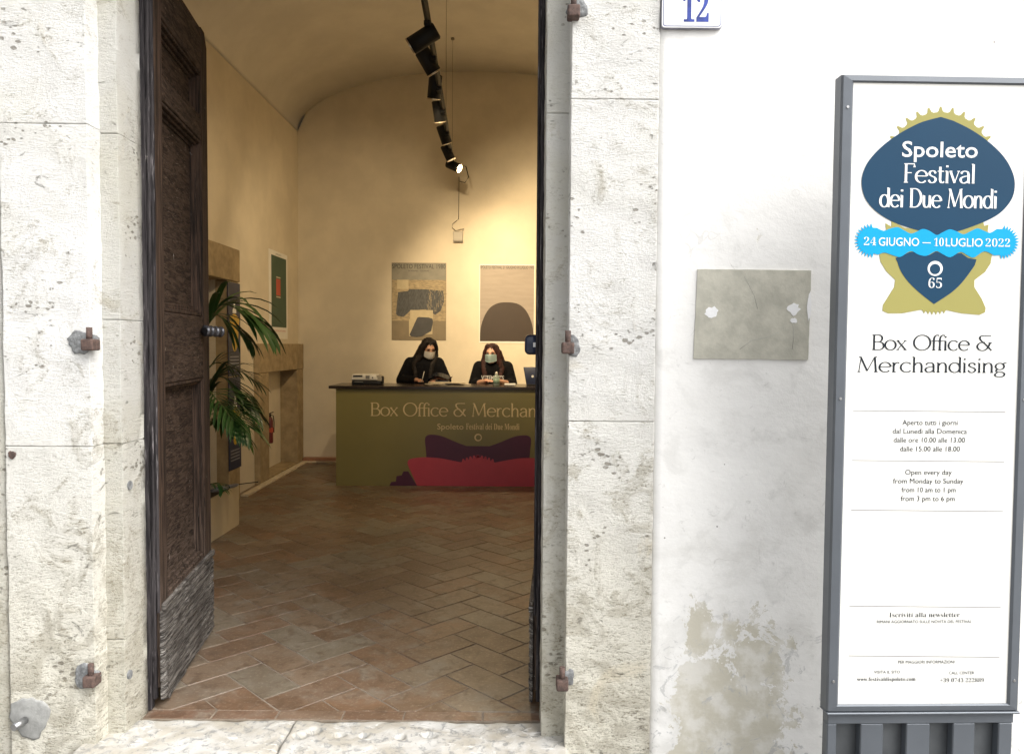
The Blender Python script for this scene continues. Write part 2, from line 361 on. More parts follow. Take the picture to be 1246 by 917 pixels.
def _arc(cx, cz, rx, rz, a0, a1, n=14): return [(cx + rx * cos(R(a0 + (a1 - a0) * i / n)), cz + rz * sin(R(a0 + (a1 - a0) * i / n))) for i in range(n + 1)]
def _cv(*p): return catmull(list(p), 5, False)
GL = {  # glyph: advance, strokes; cap height 1, x height .64
 'B': (.70, [[(.12, 0), (.12, 1)], [(.02, 1), (.36, 1)] + _arc(.36, .77, .20, .23, 90, -90) + [(.12, .54)], [(.36, .54)] + _arc(.38, .27, .27, .27, 90, -90) + [(.02, 0)]]),
 'O': (.98, [_arc(.48, .5, .45, .51, 0, 360, 32)]), 'o': (.65, [_arc(.32, .32, .29, .33, 0, 360, 24)]),
 'x': (.56, [[(.05, .63), (.50, .01)], [(.48, .63), (.05, .01), 't'], [(.0, .63), (.16, .63)], [(.40, .63), (.55, .63)], [(.0, .01), (.14, .01)], [(.40, .01), (.56, .01)]]),
 'f': (.33, [[(.14, 0), (.14, .76)], _cv((.14, .74), (.19, .93), (.31, 1.02), (.42, .97)), [(.01, .62), (.34, .62)], [(.05, 0), (.24, 0)]]),
 'i': (.25, [[(.12, 0), (.12, .63)], [(.03, .63), (.12, .63)], [(.05, 0), (.19, 0)], [(.12, .84), (.12, .94)]]),
 'l': (.25, [[(.12, 0), (.12, 1.02)], [(.03, 1.02), (.12, 1.02)], [(.05, 0), (.19, 0)]]),
 'c': (.58, [_arc(.32, .32, .28, .33, 42, 318, 20)]), 'e': (.63, [[(.04, .35), (.59, .35)], _arc(.32, .32, .28, .33, 6, 318, 22)]),
 'r': (.42, [[(.11, 0), (.11, .63)], [(.03, .63), (.11, .63)], _cv((.11, .40), (.18, .56), (.28, .64), (.38, .60)), [(.04, 0), (.22, 0)]]),
 'h': (.62, [[(.11, 0), (.11, 1.02)], [(.03, 1.02), (.11, 1.02)], _cv((.11, .42), (.20, .57), (.32, .64), (.44, .58), (.49, .42)) + [(.49, 0)], [(.04, 0), (.19, 0)], [(.42, 0), (.57, 0)]]),
 'n': (.62, [[(.11, 0), (.11, .63)], [(.03, .63), (.11, .63)], _cv((.11, .42), (.20, .57), (.32, .64), (.44, .58), (.49, .42)) + [(.49, 0)], [(.04, 0), (.19, 0)], [(.42, 0), (.57, 0)]]),
 'a': (.58, [_cv((.08, .50), (.16, .61), (.29, .64), (.42, .58), (.46, .42)) + [(.46, .0)], _cv((.46, .38), (.28, .36), (.11, .28), (.06, .15), (.14, .02), (.28, .0), (.46, .13)), [(.46, 0), (.54, 0)]]),
 'd': (.67, [_arc(.30, .32, .26, .33, 0, 360, 22), [(.56, 0), (.56, 1.02)], [(.47, 1.02), (.56, 1.02)], [(.56, 0), (.64, 0)]]),
 's': (.48, [_cv((.40, .50), (.31, .63), (.15, .61), (.09, .48), (.18, .37), (.34, .29), (.41, .16), (.32, .02), (.16, .0), (.05, .14))]),
 'g': (.60, [_arc(.27, .42, .21, .22, 0, 360, 20), _cv((.15, .24), (.09, .12), (.17, .04), (.40, .02), (.51, -.09), (.45, -.24), (.26, -.30), (.07, -.24), (.04, -.12), (.15, -.01)), _cv((.42, .57), (.50, .66), (.59, .64))]),
 'M': (1.06, [[(.09, 0), (.19, 1), 't'], [(.17, 1), (.50, .06)], [(.50, .06), (.85, 1), 't'], [(.86, 1), (.93, 0)], [(.02, 0), (.17, 0)], [(.84, 0), (1.02, 0)], [(.08, 1), (.19, 1)], [(.85, 1), (.97, 1)]]),
 '&': (.90, [[(.30, 1), (.80, 1)], _cv((.46, 1.0), (.24, .97), (.18, .82), (.28, .64), (.42, .50)), [(.40, .54), (.84, .0)], _cv((.46, .56), (.18, .50), (.05, .27), (.17, .04), (.42, .0), (.62, .18), (.76, .52)), [(.66, .52), (.86, .52)]]),
 'F': (.60, [[(.13, 0), (.13, 1)], [(.03, 1), (.54, 1), (.55, .82)], [(.13, .52), (.42, .52)], [(.03, 0), (.24, 0)]]),
 'D': (.82, [[(.13, 0), (.13, 1)], [(.03, 1), (.34, 1)] + _arc(.34, .5, .41, .5, 90, -90) + [(.03, 0)]]),
 't': (.38, [[(.15, .86), (.15, .14)], _cv((.15, .16), (.19, .03), (.27, .0), (.36, .06)), [(.02, .62), (.34, .62)]]),
 'v': (.50, [[(.04, .63), (.26, 0)], [(.26, 0), (.46, .63), 't'], [(-.01, .63), (.13, .63)], [(.38, .63), (.52, .63)]]),
 'u': (.62, [[(.11, .63), (.11, .18)], _cv((.11, .2), (.17, .04), (.28, .0), (.40, .05), (.49, .18)), [(.49, 0), (.49, .63)], [(.03, .63), (.11, .63)], [(.42, .63), (.49, .63)], [(.49, 0), (.57, 0)]]),
 ' ': (.36, [])}
def stext(s, x0, x1, zb, cap, y, mat, parent, thick=.10, thin=.035, name='lettering'):
    """high-contrast roman lettering drawn with a broad pen"""
    tot = sum(GL[c][0] for c in s) - .1; k = (x1 - x0) / tot; bm = bmesh.new(); x = -.03; n = 0
    for ch in s:
        adv, sts = GL[ch]
        for st in sts:
            lite = st[-1] == 't'; pts = [(x0 + (x + p[0]) * k, zb + p[1] * cap) for p in (st[:-1] if lite else st)]; n += 1; prev = None
            closed = math.dist(pts[0], pts[-1]) < 1e-6; m = len(pts)
            for i in range(m):
                a = pts[(i - 1) % (m - 1)] if closed else pts[max(i - 1, 0)]; b = pts[(i + 1) % (m - 1)] if closed else pts[min(i + 1, m - 1)]
                dx, dz = b[0] - a[0], b[1] - a[1]; L_ = math.hypot(dx, dz) or 1; dx /= L_; dz /= L_
                wd = thin if lite else thin + (thick - thin) * abs(dz) ** 1.6
                wd *= cap / 2; q = [bm.verts.new((pts[i][0] + sg_ * -dz * wd, y - n * 6e-7, pts[i][1] + sg_ * dx * wd)) for sg_ in (-1, 1)]
                if prev: bm.faces.new((prev[0], q[0], q[1], prev[1]))
                prev = q
        x += adv
    me = bpy.data.meshes.new(name); bm.to_mesh(me); bm.free(); return link(name, me, mat, parent)

# ---------------------------------------------------------------- ground
bm = bmesh.new(); bmesh.ops.create_grid(bm, x_segments=2, y_segments=2, size=150)
for v in bm.verts: v.co.z = -.15
struct(fin('ground', bm, 'street'))

# ---------------------------------------------------------------- facade wall
def rough_sheet(bm, x0, x1, z0, z1, y, step, amp, freq, depth=.05, seed=0, skip=None):
    nx, nz = max(2, round((x1 - x0) / step)), max(2, round((z1 - z0) / step))
    g = [[None] * (nz + 1) for _ in range(nx + 1)]
    for i in range(nx + 1):
        for j in range(nz + 1):
            x, z = x0 + (x1 - x0) * i / nx, z0 + (z1 - z0) * j / nz
            d = amp * (noise.noise((x * freq + seed, seed, z * freq)) + .5 * noise.noise((x * freq * 3 + seed, 3, z * freq * 3)))
            g[i][j] = bm.verts.new((x, y + d, z))
    for i in range(nx):
        for j in range(nz): bm.faces.new((g[i][j], g[i + 1][j], g[i + 1][j + 1], g[i][j + 1]))
    # sides run back to depth
    edge = [g[i][0] for i in range(nx + 1)] + [g[nx][j] for j in range(1, nz + 1)] + [g[i][nz] for i in range(nx - 1, -1, -1)] + [g[0][j] for j in range(nz - 1, 0, -1)]
    bk = [bm.verts.new((v.co.x, y + depth, v.co.z)) for v in edge]
    for k in range(len(edge)):
        k2 = (k + 1) % len(edge); bm.faces.new((edge[k2], edge[k], bk[k], bk[k2]))
    bm.faces.new(bk)
fw = thing('facade_wall', 'white plastered street wall of the old building around the doorway', 'wall', (0, 2.8, 0))
fw_i = Matrix.Translation((0, -2.8, 0))
def fpart(name, bm, mat, smooth=False):
    for v in bm.verts: v.co = fw_i @ v.co
    return fin(name, bm, mat, fw, smooth)
bm = bmesh.new(); rough_sheet(bm, .523, 2.6, -.15, 3.3, 2.7965, .03, .0035, 2.2, .10, 3); fpart('plaster_right', bm, 'plaster', True).name = 'plaster'
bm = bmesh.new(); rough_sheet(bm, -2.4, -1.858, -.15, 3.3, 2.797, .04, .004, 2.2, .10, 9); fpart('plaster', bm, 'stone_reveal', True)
bm = bmesh.new()
box(bm, (-12, 2.80, -.15), (-2.401, 3.35, 8)); box(bm, (2.601, 2.80, -.15), (12, 3.35, 8)); box(bm, (-2.40, 2.90, -.15), (-1.72, 3.35, 8))
box(bm, (.36, 2.90, -.15), (2.60, 3.35, 8)); box(bm, (-1.72, 2.90, 3.32), (.36, 3.35, 8)); box(bm, (-2.40, 2.80, 3.62), (2.60, 2.899, 8))
box(bm, (-2.40, 2.80, 3.302), (-1.86, 2.899, 3.618)); box(bm, (.53, 2.80, 3.302), (2.60, 2.899, 3.618))
fpart('wall_core', bm, 'plaster')
# square of bare cement where a plaque used to be
p0, p1 = at(844, 436, 2.79), at(986, 329, 2.79)
pts = []
for (a, b) in (((p0.x, p0.z), (p1.x, p0.z - .002)), ((p1.x, p0.z - .002), (p1.x + .004, p1.z)), ((p1.x + .004, p1.z), (p0.x + .010, p1.z + .002)), ((p0.x + .010, p1.z + .002), (p0.x, p0.z))):
    for k in range(14):
        t = k / 14; j = .0007
        pts.append((a[0] + (b[0] - a[0]) * t + random.uniform(-j, j), a[1] + (b[1] - a[1]) * t + random.uniform(-j, j)))
plate('cement_patch', pts, 'cement', fw, 2.7905 - 2.8, .02)
for (cx, cy, sx, sy, sd_) in ((866, 380, 10, 9, 1), (966, 376, 9, 9, 2), (966, 390, 5, 4, 3), (985, 372, 3, 22, 4)):
    c = at(cx, cy, 2.789); random.seed(sd_)
    q = [(c.x + cos(a) * sx * .003 * random.uniform(.6, 1.0), c.z + sin(a) * sy * .003 * random.uniform(.6, 1.0)) for a in [k * 2 * pi / 16 for k in range(16)]]
    plate('filler_daub', q, 'white_daub', fw, 2.7895 - 2.8, .0012)
random.seed(11)
for pts_ in (((905, 335), (911, 346), (918, 360), (922, 376)), ((900, 425), (915, 414), (935, 410), (948, 404)), ((965, 395), (966, 410), (964, 425))):     # thin scratches in the render
    q = [at(*p_, 2.79) for p_ in pts_]; tubeo('scratch', [(v.x, -.0094, v.z) for v in q], .0006, 'mortar_pale', fw, 5)

# ---------------------------------------------------------------- stone surround
ds = thing('stone_door_surround', 'weathered pale stone surround framing the open doorway', 'door frame', (-.67, 2.8, 0))
def spart(name, bm, mat, smooth=False):
    for v in bm.verts: v.co -= V((-.67, 2.8, 0))
    return fin(name, bm, mat, ds, smooth)
def stone_block(x0, x1, y0, y1, z0, z1, mat='stone', rnd=.0035, step=.020, amp=.0045, name='stone_block'):
    """a solid block whose front (-Y) and sides are uneven, with worn edges"""
    bm = bmesh.new()
    def cuts(a, b, st): n = max(2, round((b - a - .010) / st)); return [a, a + .0022] + [a + .005 + (b - a - .010) * i / n for i in range(n + 1)] + [b - .0022, b]
    gx, gy, gz = cuts(x0, x1, step), [y0 + (y1 - y0) * i / max(2, round((y1 - y0) / .04)) for i in range(max(2, round((y1 - y0) / .04)) + 1)], cuts(z0, z1, step)
    nx, ny, nz = len(gx) - 1, len(gy) - 1, len(gz) - 1
    def P(i, j, k):
        x, y, z = gx[i], gy[j], gz[k]
        ex = min(x - x0, x1 - x); ez = min(z - z0, z1 - z); ey = y - y0
        q = V((x, y, z)); n = noise.noise(q * 9) + .6 * noise.noise(q * 31)
        if j == 0: q.y += amp * n + .004 * max(0, noise.noise(q * 5 + V((7, 0, 0))))
        wr = rnd * (1 + .8 * noise.noise(q * 6 + V((0, 5, 0))))
        for e, ax, s in ((ex, 0, 1 if x - x0 < x1 - x else -1), (ez, 2, 1 if z - z0 < z1 - z else -1)):
            if j == 0 and e < 1e-6: q.y += wr * (1.0 if ax == 0 else .7)
        if i in (0, nx): q.x += amp * .6 * n + (wr * .25 if i == 0 else -wr * .25)
        return q
    cache = {}
    def vv(i, j, k):
        if (i, j, k) not in cache: cache[(i, j, k)] = bm.verts.new(P(i, j, k))
        return cache[(i, j, k)]
    for i in range(nx):
        for k in range(nz):
            bm.faces.new((vv(i, 0, k), vv(i + 1, 0, k), vv(i + 1, 0, k + 1), vv(i, 0, k + 1))); bm.faces.new((vv(i, ny, k), vv(i, ny, k + 1), vv(i + 1, ny, k + 1), vv(i + 1, ny, k)))
    for j in range(ny):
        for k in range(nz):
            bm.faces.new((vv(0, j, k), vv(0, j, k + 1), vv(0, j + 1, k + 1), vv(0, j + 1, k))); bm.faces.new((vv(nx, j, k), vv(nx, j + 1, k), vv(nx, j + 1, k + 1), vv(nx, j, k + 1)))
        for i in range(nx):
            bm.faces.new((vv(i, j, 0), vv(i, j + 1, 0), vv(i + 1, j + 1, 0), vv(i + 1, j, 0))); bm.faces.new((vv(i, j, nz), vv(i + 1, j, nz), vv(i + 1, j + 1, nz), vv(i, j + 1, nz)))
    return spart(name, bm, mat, True)
G = .0009
XL, XR = -1.470, .120          # clear opening
for z0, z1 in ((-.15, 1.118), (1.118, 2.285), (2.285, 3.30)):
    stone_block(-1.856, XL - .067, 2.786, 2.90, z0 + G, z1 - G)
for z0, z1 in ((-.15, 1.224), (1.224, 2.385), (2.385, 3.30)):
    stone_block(XR + .085, .522, 2.786, 2.90, z0 + G, z1 - G)
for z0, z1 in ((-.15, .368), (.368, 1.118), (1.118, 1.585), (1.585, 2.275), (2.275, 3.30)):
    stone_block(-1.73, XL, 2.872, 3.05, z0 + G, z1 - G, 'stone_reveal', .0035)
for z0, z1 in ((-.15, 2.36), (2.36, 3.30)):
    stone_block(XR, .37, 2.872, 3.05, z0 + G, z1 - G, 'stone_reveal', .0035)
stone_block(-1.856, .522, 2.786, 3.05, 3.303, 3.60, 'stone')
def pintle(px, py, side):
    """iron hinge pin on a square eye, let into the stone in a mortar patch"""
    c = at(px, py, 2.765)
    o = V((-.67, 2.8, 0)); bm = bmesh.new()
    box(bm, (c.x - .022, 2.742, c.z - .022), (c.x + .022, 2.80, c.z + .020), .006, 2)
    for v in bm.verts: v.co -= o
    a = fin('hinge_pin', bm, 'rust', ds)
    bm = bmesh.new(); tube(bm, [(c.x, 2.764, c.z + .01), (c.x, 2.764, c.z + .062)], .0105, 12)
    for v in bm.verts: v.co -= o
    for f in bm.faces: f.smooth = len(f.verts) == 4
    fin('pin', bm, 'rust', a)
def mortar(px, py, rx, ry, y=2.783, seed=0, k=.003, mat='mortar'):
    random.seed(seed); c = at(px, py, y); bm = bmesh.new(); o = V((-.67, 2.8, 0)); n = 22
    rr = [random.uniform(.86, 1.08) * (1 + .12 * sin(i * 3 * 2 * pi / n + seed)) for i in range(n)]
    def ring(s, yy): return [bm.verts.new(V((c.x + cos(2 * pi * i / n) * rx * k * rr[i] * s, yy + random.uniform(-.0004, .0004), c.z + sin(2 * pi * i / n) * ry * k * rr[i] * s)) - o) for i in range(n)]
    rs = [ring(1.02, y + .012), ring(1, y + .0008), ring(.90, y - .0012), ring(.5, y - .0016)]
    for a, b in zip(rs, rs[1:]):
        for i in range(n): bm.faces.new((a[i], a[(i + 1) % n], b[(i + 1) % n], b[i]))
    bm.faces.new(rs[-1]); bm.faces.new(rs[0]); fin('mortar_patch', bm, mat, ds, True)
for px, py in ((109, 419), (111, 827), (698, 15), (691, 423), (684, 831)): pintle(px, py, 0)
mortar(99, 416, 18, 14, seed=1); mortar(104, 822, 15, 15, seed=2); mortar(703, 10, 13, 12, seed=3); mortar(697, 421, 10, 13, seed=4); mortar(692, 824, 7, 10, seed=5)
mortar(36, 872, 24, 27, seed=6, mat='mortar_pale'); mortar(14, 553, 5, 5, seed=7, mat='rust')
c = at(25, 880, 2.75) - V((-.67, 2.8, 0)); tubeo('bolt', [(c.x, -.02, c.z), (c.x - .012, -.072, c.z - .004)], .0135, 'zinc', ds, 14)
for py in (590, 820):          # plugged fixing holes in the reveal
    c = atx(158, py, XL + .002) - V((-.67, 2.8, 0)); tubeo('hole_plug', [(c.x - .01, c.y, c.z), (c.x + .003, c.y, c.z)], .017, 'mortar', ds, 14)

# threshold slabs
th = thing('threshold', 'worn pale stone doorstep crossing the foot of the doorway', 'doorstep', (-.67, 2.85, 0))
def slab(poly_x, name='stone_slab', seed=0):
    bm = bmesh.new(); x0, x1 = poly_x; nx, ny = round((x1 - x0) / .008), 60; ya, yb = 2.45, 2.985
    holes = [(at(px, py, 2.87).x, yy, rx) for px, py, yy, rx in ((413, 905, 2.868, .016), (443, 908, 2.862, .012), (487, 908, 2.858, .016), (523, 908, 2.872, .018), (380, 900, 2.90, .020), (366, 908, 2.86, .02))]
    g = [[None] * (ny + 1) for _ in range(nx + 1)]
    for i in range(nx + 1):
        for j in range(ny + 1):
            x, y = x0 + (x1 - x0) * i / nx, ya + (yb - ya) * j / ny
            ed = .018 * noise.noise((x * 4, 3.3, 1)) + .009 * noise.noise((x * 15, 5, 2))
            if j == ny: y += ed
            if j == ny - 1: y += ed * .6
            if i == 0 and seed: x += .02 * noise.noise((1, y * 9, 4)) + (y - 2.7) * .08
            if i == nx and not seed: x += .02 * noise.noise((1, y * 9, 4)) + (y - 2.7) * .08 - .004
            z = .012 + .006 * noise.noise((x * 5, y * 7, 0)) + .004 * noise.noise((x * 21, y * 21, 1)) - .006
            e = min(i, nx - i, (ny - j)); z -= .010 if e == 0 else (.003 if e == 1 else 0)
            for hx, hy, hr in holes:
                d = math.hypot(x - hx, (y - hy) * 1.3) / (hr * 1.35)
                if d < 1.2: z -= .05 * max(0, 1 - d ** 2 * .75)
            g[i][j] = bm.verts.new((x + .67, y - 2.85, z))
    for i in range(nx):
        for j in range(ny): bm.faces.new((g[i][j], g[i + 1][j], g[i + 1][j + 1], g[i][j + 1]))
    ed = [g[i][0] for i in range(nx + 1)] + [g[nx][j] for j in range(1, ny + 1)] + [g[i][ny] for i in range(nx - 1, -1, -1)] + [g[0][j] for j in range(ny - 1, 0, -1)]
    bk = [bm.verts.new((v.co.x, v.co.y, -.16)) for v in ed]
    for k in range(len(ed)): bm.faces.new((ed[(k + 1) % len(ed)], ed[k], bk[k], bk[(k + 1) % len(ed)]))
    bm.faces.new(bk); fin(name, bm, 'threshold', th, True)
xs = at(350, 900, 2.9).x
slab((-1.60, xs - .003), seed=0); slab((xs + .003, .22), seed=1)

# ---------------------------------------------------------------- floor
struct_floor = boxo('floor', (-2.9, 2.99, -.12), (1.9, 9.9, -.0022), 'grout'); struct(struct_floor)
TW = .176
def clip(poly, ax, lim, keep_gt):
    out = []
    for i in range(len(poly)):
        a, b = poly[i], poly[(i + 1) % len(poly)]
        ia, ib = (a[ax] > lim) == keep_gt, (b[ax] > lim) == keep_gt
        if ia: out.append(a)
        if ia != ib:
            t = (lim - a[ax]) / (b[ax] - a[ax]); out.append((a[0] + (b[0] - a[0]) * t, a[1] + (b[1] - a[1]) * t))
    return out
PAL = [(0.177, 0.105, 0.063), (0.194, 0.116, 0.072), (0.165, 0.103, 0.065), (0.199, 0.142, 0.097), (0.188, 0.145, 0.103), (0.205, 0.171, 0.128), (0.154, 0.095, 0.059), (0.199, 0.114, 0.066), (0.177, 0.125, 0.085), (0.182, 0.154, 0.114), (0.188, 0.123, 0.078), (0.177, 0.111, 0.071)]
def tile_geo(bm, poly, z=0, tilt=(0, 0), col=None, lay=None):
    cx = sum(p[0] for p in poly) / len(poly); cy = sum(p[1] for p in poly) / len(poly)
    f = lambda p, s, zz: bm.verts.new((cx + (p[0] - cx) * s, cy + (p[1] - cy) * s, zz + z + (p[0] - cx) * tilt[0] + (p[1] - cy) * tilt[1]))
    top = [f(p, .975, 0) for p in poly]; mid = [f(p, 1, -.003) for p in poly]; bot = [f(p, 1, -.02) for p in poly]
    fs = [bm.faces.new(top)]
    for a, b in ((top, mid), (mid, bot)):
        for i in range(len(poly)): j = (i + 1) % len(poly); fs.append(bm.faces.new((a[i], b[i], b[j], a[j])))
    if lay is not None:
        for q in fs:
            for l in q.loops: l[lay] = (*col, 1)
def tile_mesh(name, poly, col):
    bm = bmesh.new(); lay = bm.loops.layers.float_color.new('tint'); tile_geo(bm, poly, 0, (0, 0), col, lay)
    bmesh.ops.recalc_face_normals(bm, faces=bm.faces)
    me = bpy.data.meshes.new(name); bm.to_mesh(me); bm.free(); me.materials.append(M['tile']); return me
tiles = []
s45 = cos(pi / 4); gap = .0024
for i in range(-70, 70):
    for j in range(-40, 40):
        bx, by = i + 2 * j, i - 2 * j
        for k, (x0, y0, x1, y1) in enumerate(((bx, by, bx + 2, by + 1), (bx, by + 1, bx + 1, by + 3))):
            q = [(x0 * TW + gap, y0 * TW + gap), (x1 * TW - gap, y0 * TW + gap), (x1 * TW - gap, y1 * TW - gap), (x0 * TW + gap, y1 * TW - gap)]
            q = [((a - b) * s45 - .42, (a + b) * s45 + 6.03) for a, b in q]
            full = q
            for ax, lim, gt in ((0, -2.72, True), (0, 1.75, False), (1, 3.075, True), (1, 9.74, False)):
                if q: q = clip(q, ax, lim, gt)
            if len(q) < 3: continue
            ar = abs(sum(q[a][0] * q[(a + 1) % len(q)][1] - q[(a + 1) % len(q)][0] * q[a][1] for a in range(len(q)))) / 2
            if ar < .0006: continue
            cx = sum(p[0] for p in q) / len(q); cy = sum(p[1] for p in q) / len(q)
            tiles.append((q, full == q, k, cx, cy))
def seen(cx, cy):
    px = 623 + cx / cy * F
    return 190 < px < 680 and cy < 8.15 and cx > -2.62
vis = sorted([t for t in tiles if seen(t[3], t[4])], key=lambda t: t[4])
near = vis[:288]; nearid = {id(t) for t in near}
rest = [t for t in tiles if id(t) not in nearid]
L, W_ = TW * 2 - 2 * gap, TW - 2 * gap
variants = {}
for k in (0, 1):
    a = (L / 2, W_ / 2) if k == 0 else (W_ / 2, L / 2)
    q = [(-a[0], -a[1]), (a[0], -a[1]), (a[0], a[1]), (-a[0], a[1])]; q = [((x - y) * s45, (x + y) * s45) for x, y in q]
    for c, col in enumerate(PAL): variants[(k, c)] = tile_mesh('tile', q, col)
for q, full, k, cx, cy in near:
    c = random.choice([0, 1, 2, 3, 3, 4, 4, 5, 6, 7, 8, 9, 10, 11])
    if full: me = variants[(k, c)]
    else: me = tile_mesh('tile', [(a - cx, b - cy) for a, b in q], PAL[c])
    o = bpy.data.objects.new('tile', me); COL.objects.link(o); o.parent = struct_floor
    o.location = (cx, cy, random.uniform(-.0009, .0009)); o.rotation_euler = (random.uniform(-.005, .005), random.uniform(-.005, .005), random.uniform(-.005, .005))
bm = bmesh.new(); lay = bm.loops.layers.float_color.new('tint')
for q, full, k, cx, cy in rest: tile_geo(bm, q, random.uniform(-.0018, .0015), (random.uniform(-.008, .008), random.uniform(-.008, .008)), random.choice(PAL), lay)
o = fin('tile_field', bm, 'tile', struct_floor); struct(o, 'stuff')
x = -1.75
while x < .3:           # straight row of narrow border bricks behind the doorstep
    l = random.uniform(.24, .32); x2 = min(x + l, .34)
    me = tile_mesh('tile', [(-(x2 - x) / 2 + .002, -.034), ((x2 - x) / 2 - .002, -.034), ((x2 - x) / 2 - .002, .034), (-(x2 - x) / 2 + .002, .034)], random.choice([(.19, .115, .075), (.21, .14, .095), (.17, .10, .065)]))
    o = bpy.data.objects.new('tile', me); COL.objects.link(o); o.parent = struct_floor; o.location = ((x + x2) / 2, 3.037, random.uniform(-.001, .001)); x = x2

# ---------------------------------------------------------------- room shell
XLW, XRW, YB = -2.725, 1.75, 9.75
SPR, RISE, CX, HW = 4.17, .76, (-2.725 + 1.75) / 2, (2.725 + 1.75) / 2
def vz(x): return SPR + RISE * math.sqrt(max(0, 1 - ((x - CX) / HW) ** 2))
P1, P2, PH = (5.3, 7.03), (8.36, 9.48), None
bm = bmesh.new()    # left wall leaves the stone doorway recess and the fireplace recess open
def wbox(bm, a, b): box(bm, a, b)
wbox(bm, (-3.2, 3.35, -.1), (XLW, 5.3, 4.6)); wbox(bm, (-3.2, 5.3, 2.1), (XLW, 7.03, 4.6)); wbox(bm, (-3.2, 7.03, -.1), (XLW, 8.36, 4.6))
wbox(bm, (-3.2, 8.36, 1.2), (XLW, 9.48, 4.6)); wbox(bm, (-3.2, 9.48, -.1), (XLW, 10.05, 4.6)); wbox(bm, (-3.2, 8.36, -.1), (-2.90, 9.48, 1.2)); wbox(bm, (-3.2, 5.3, -.1), (-3.05, 7.03, 2.1))
struct(fin('left_wall', bm, 'cream'))
struct(boxo('right_wall', (XRW, 3.35, -.1), (XRW + .3, 10.05, 4.6), 'cream'))
bm = bmesh.new(); n = 40
ft = [(-2.725 + (XRW - XLW) * i / n) for i in range(n + 1)]
pts = [(XLW, -.1)] + [(x, vz(x)) for x in ft] + [(XRW, -.1)]
f = bm.faces.new([bm.verts.new((x, YB, z)) for x, z in pts]); ex = bmesh.ops.extrude_face_region(bm, geom=[f])
for v in ex['geom']:
    if isinstance(v, bmesh.types.BMVert): v.co.y += .3
struct(fin('rear_wall', bm, 'cream'))
bm = bmesh.new(); n = 48; A = []
for i in range(n + 1):
    a = pi - pi * i / n; x = CX + HW * cos(a); z = SPR + RISE * sin(a)
    A.append((bm.verts.new((x, 3.30, z)), bm.verts.new((x, 10.05, z)), bm.verts.new((x, 10.05, 5.3)), bm.verts.new((x, 3.30, 5.3))))
for a, b in zip(A, A[1:]):
    for k in range(4): bm.faces.new((a[k], b[k], b[(k + 1) % 4], a[(k + 1) % 4]))
bm.faces.new(A[0]); bm.faces.new(A[-1]); o = fin('ceiling', bm, 'vault')
for p in o.data.polygons: p.use_smooth = abs(p.normal.y) < .5 and p.center.z < 5.2
struct(o)
# floor trim along the left wall and the rear wall
tag(boxo('floor_strip', (-2.655, 7.45, -.004), (-2.585, 9.66, .018), 'travertine_strip', None, .003), 'long pale stone strip on the floor along the fireplace wall', 'floor strip')
tag(boxo('floor_strip', (-2.58, 9.615, -.004), (XRW, 9.655, .016), 'travertine_strip', None, .003), 'pale stone strip on the floor below the rear wall', 'floor strip')
bm = bmesh.new(); box(bm, (-2.655, 9.66, 0), (XRW, 9.748, .055), .004); tag(fin('skirting', bm, 'skirt'), 'low terracotta skirting along the foot of the rear wall', 'skirting')

# stone doorway on the left wall, mostly hidden by the open door leaf
pt = thing('stone_doorway', 'brown sandstone doorway frame with flat lintel behind the palm', 'doorway', (-2.66, 6.2, 0))
def rel(o, a): return tuple(V(a) - V(o))
po = (-2.66, 6.2, 0)
boxo('lintel', rel(po, (-2.90, 5.0, 2.08)), rel(po, (-2.60, 7.32, 2.385)), 'sandstone', pt, .006)
boxo('jamb', rel(po, (-3.04, 7.03, 0)), rel(po, (-2.61, 7.31, 2.077)), 'sandstone', pt, .006)
boxo('jamb', rel(po, (-3.04, 5.02, 0)), rel(po, (-2.61, 5.30, 2.077)), 'sandstone', pt, .006)
boxo('infill', rel(po, (-3.04, 5.303, 0)), rel(po, (-2.90, 7.027, 2.077)), 'sandstone', pt)
# fireplace
po = (-2.66, 8.9, 0)
fp = thing('fireplace', 'brown stone fireplace surround with pale recess in the far left corner', 'fireplace', po)
boxo('mantel', rel(po, (-2.895, 8.05, 1.185)), rel(po, (-2.658, 9.745, 1.50)), 'sandstone', fp, .005)
boxo('jamb', rel(po, (-2.89, 8.06, 0)), rel(po, (-2.663, 8.366, 1.182)), 'sandstone', fp, .005)
boxo('jamb', rel(po, (-2.895, 9.472, 0)), rel(po, (-2.663, 9.74, 1.182)), 'sandstone', fp, .005)
boxo('hearth', rel(po, (-2.894, 8.368, 0)), rel(po, (-2.665, 9.470, .03)), 'sandstone', fp, .004)
boxo('recess_back', rel(po, (-2.8995, 8.368, .031)), rel(po, (-2.875, 9.470, 1.184)), 'cream', fp)
# red extinguisher standing inside
fe = thing('fire_extinguisher', 'small dark red fire extinguisher half hidden behind the fireplace jamb', 'fire extinguisher', (-2.832, 8.93, .335)); fe.scale = (.62, .62, .62)
boxo('bracket', (-.07, -.03, .30), (-.05, .03, .34), 'matt_black', fe)
tubeo('cylinder', [(0, 0, 0), (0, 0, .03), (0, 0, .42), (0, 0, .47), (0, 0, .50)], [.05, .055, .055, .04, .018], 'ext_red', fe, 16)
boxo('label_band', (-.056, -.056, .2), (.056, .056, .3), 'p_red', fe, .02, 3)
tubeo('valve', [(0, 0, .50), (0, 0, .56)], [.02, .014], 'matt_black', fe, 10); tubeo('handle', [(-.02, 0, .56), (.07, -.02, .59)], .008, 'matt_black', fe, 8)
tubeo('hose', [(0, 0, .54), (.06, 0, .52), (.075, 0, .4), (.07, 0, .2)], .009, 'matt_black', fe, 8)

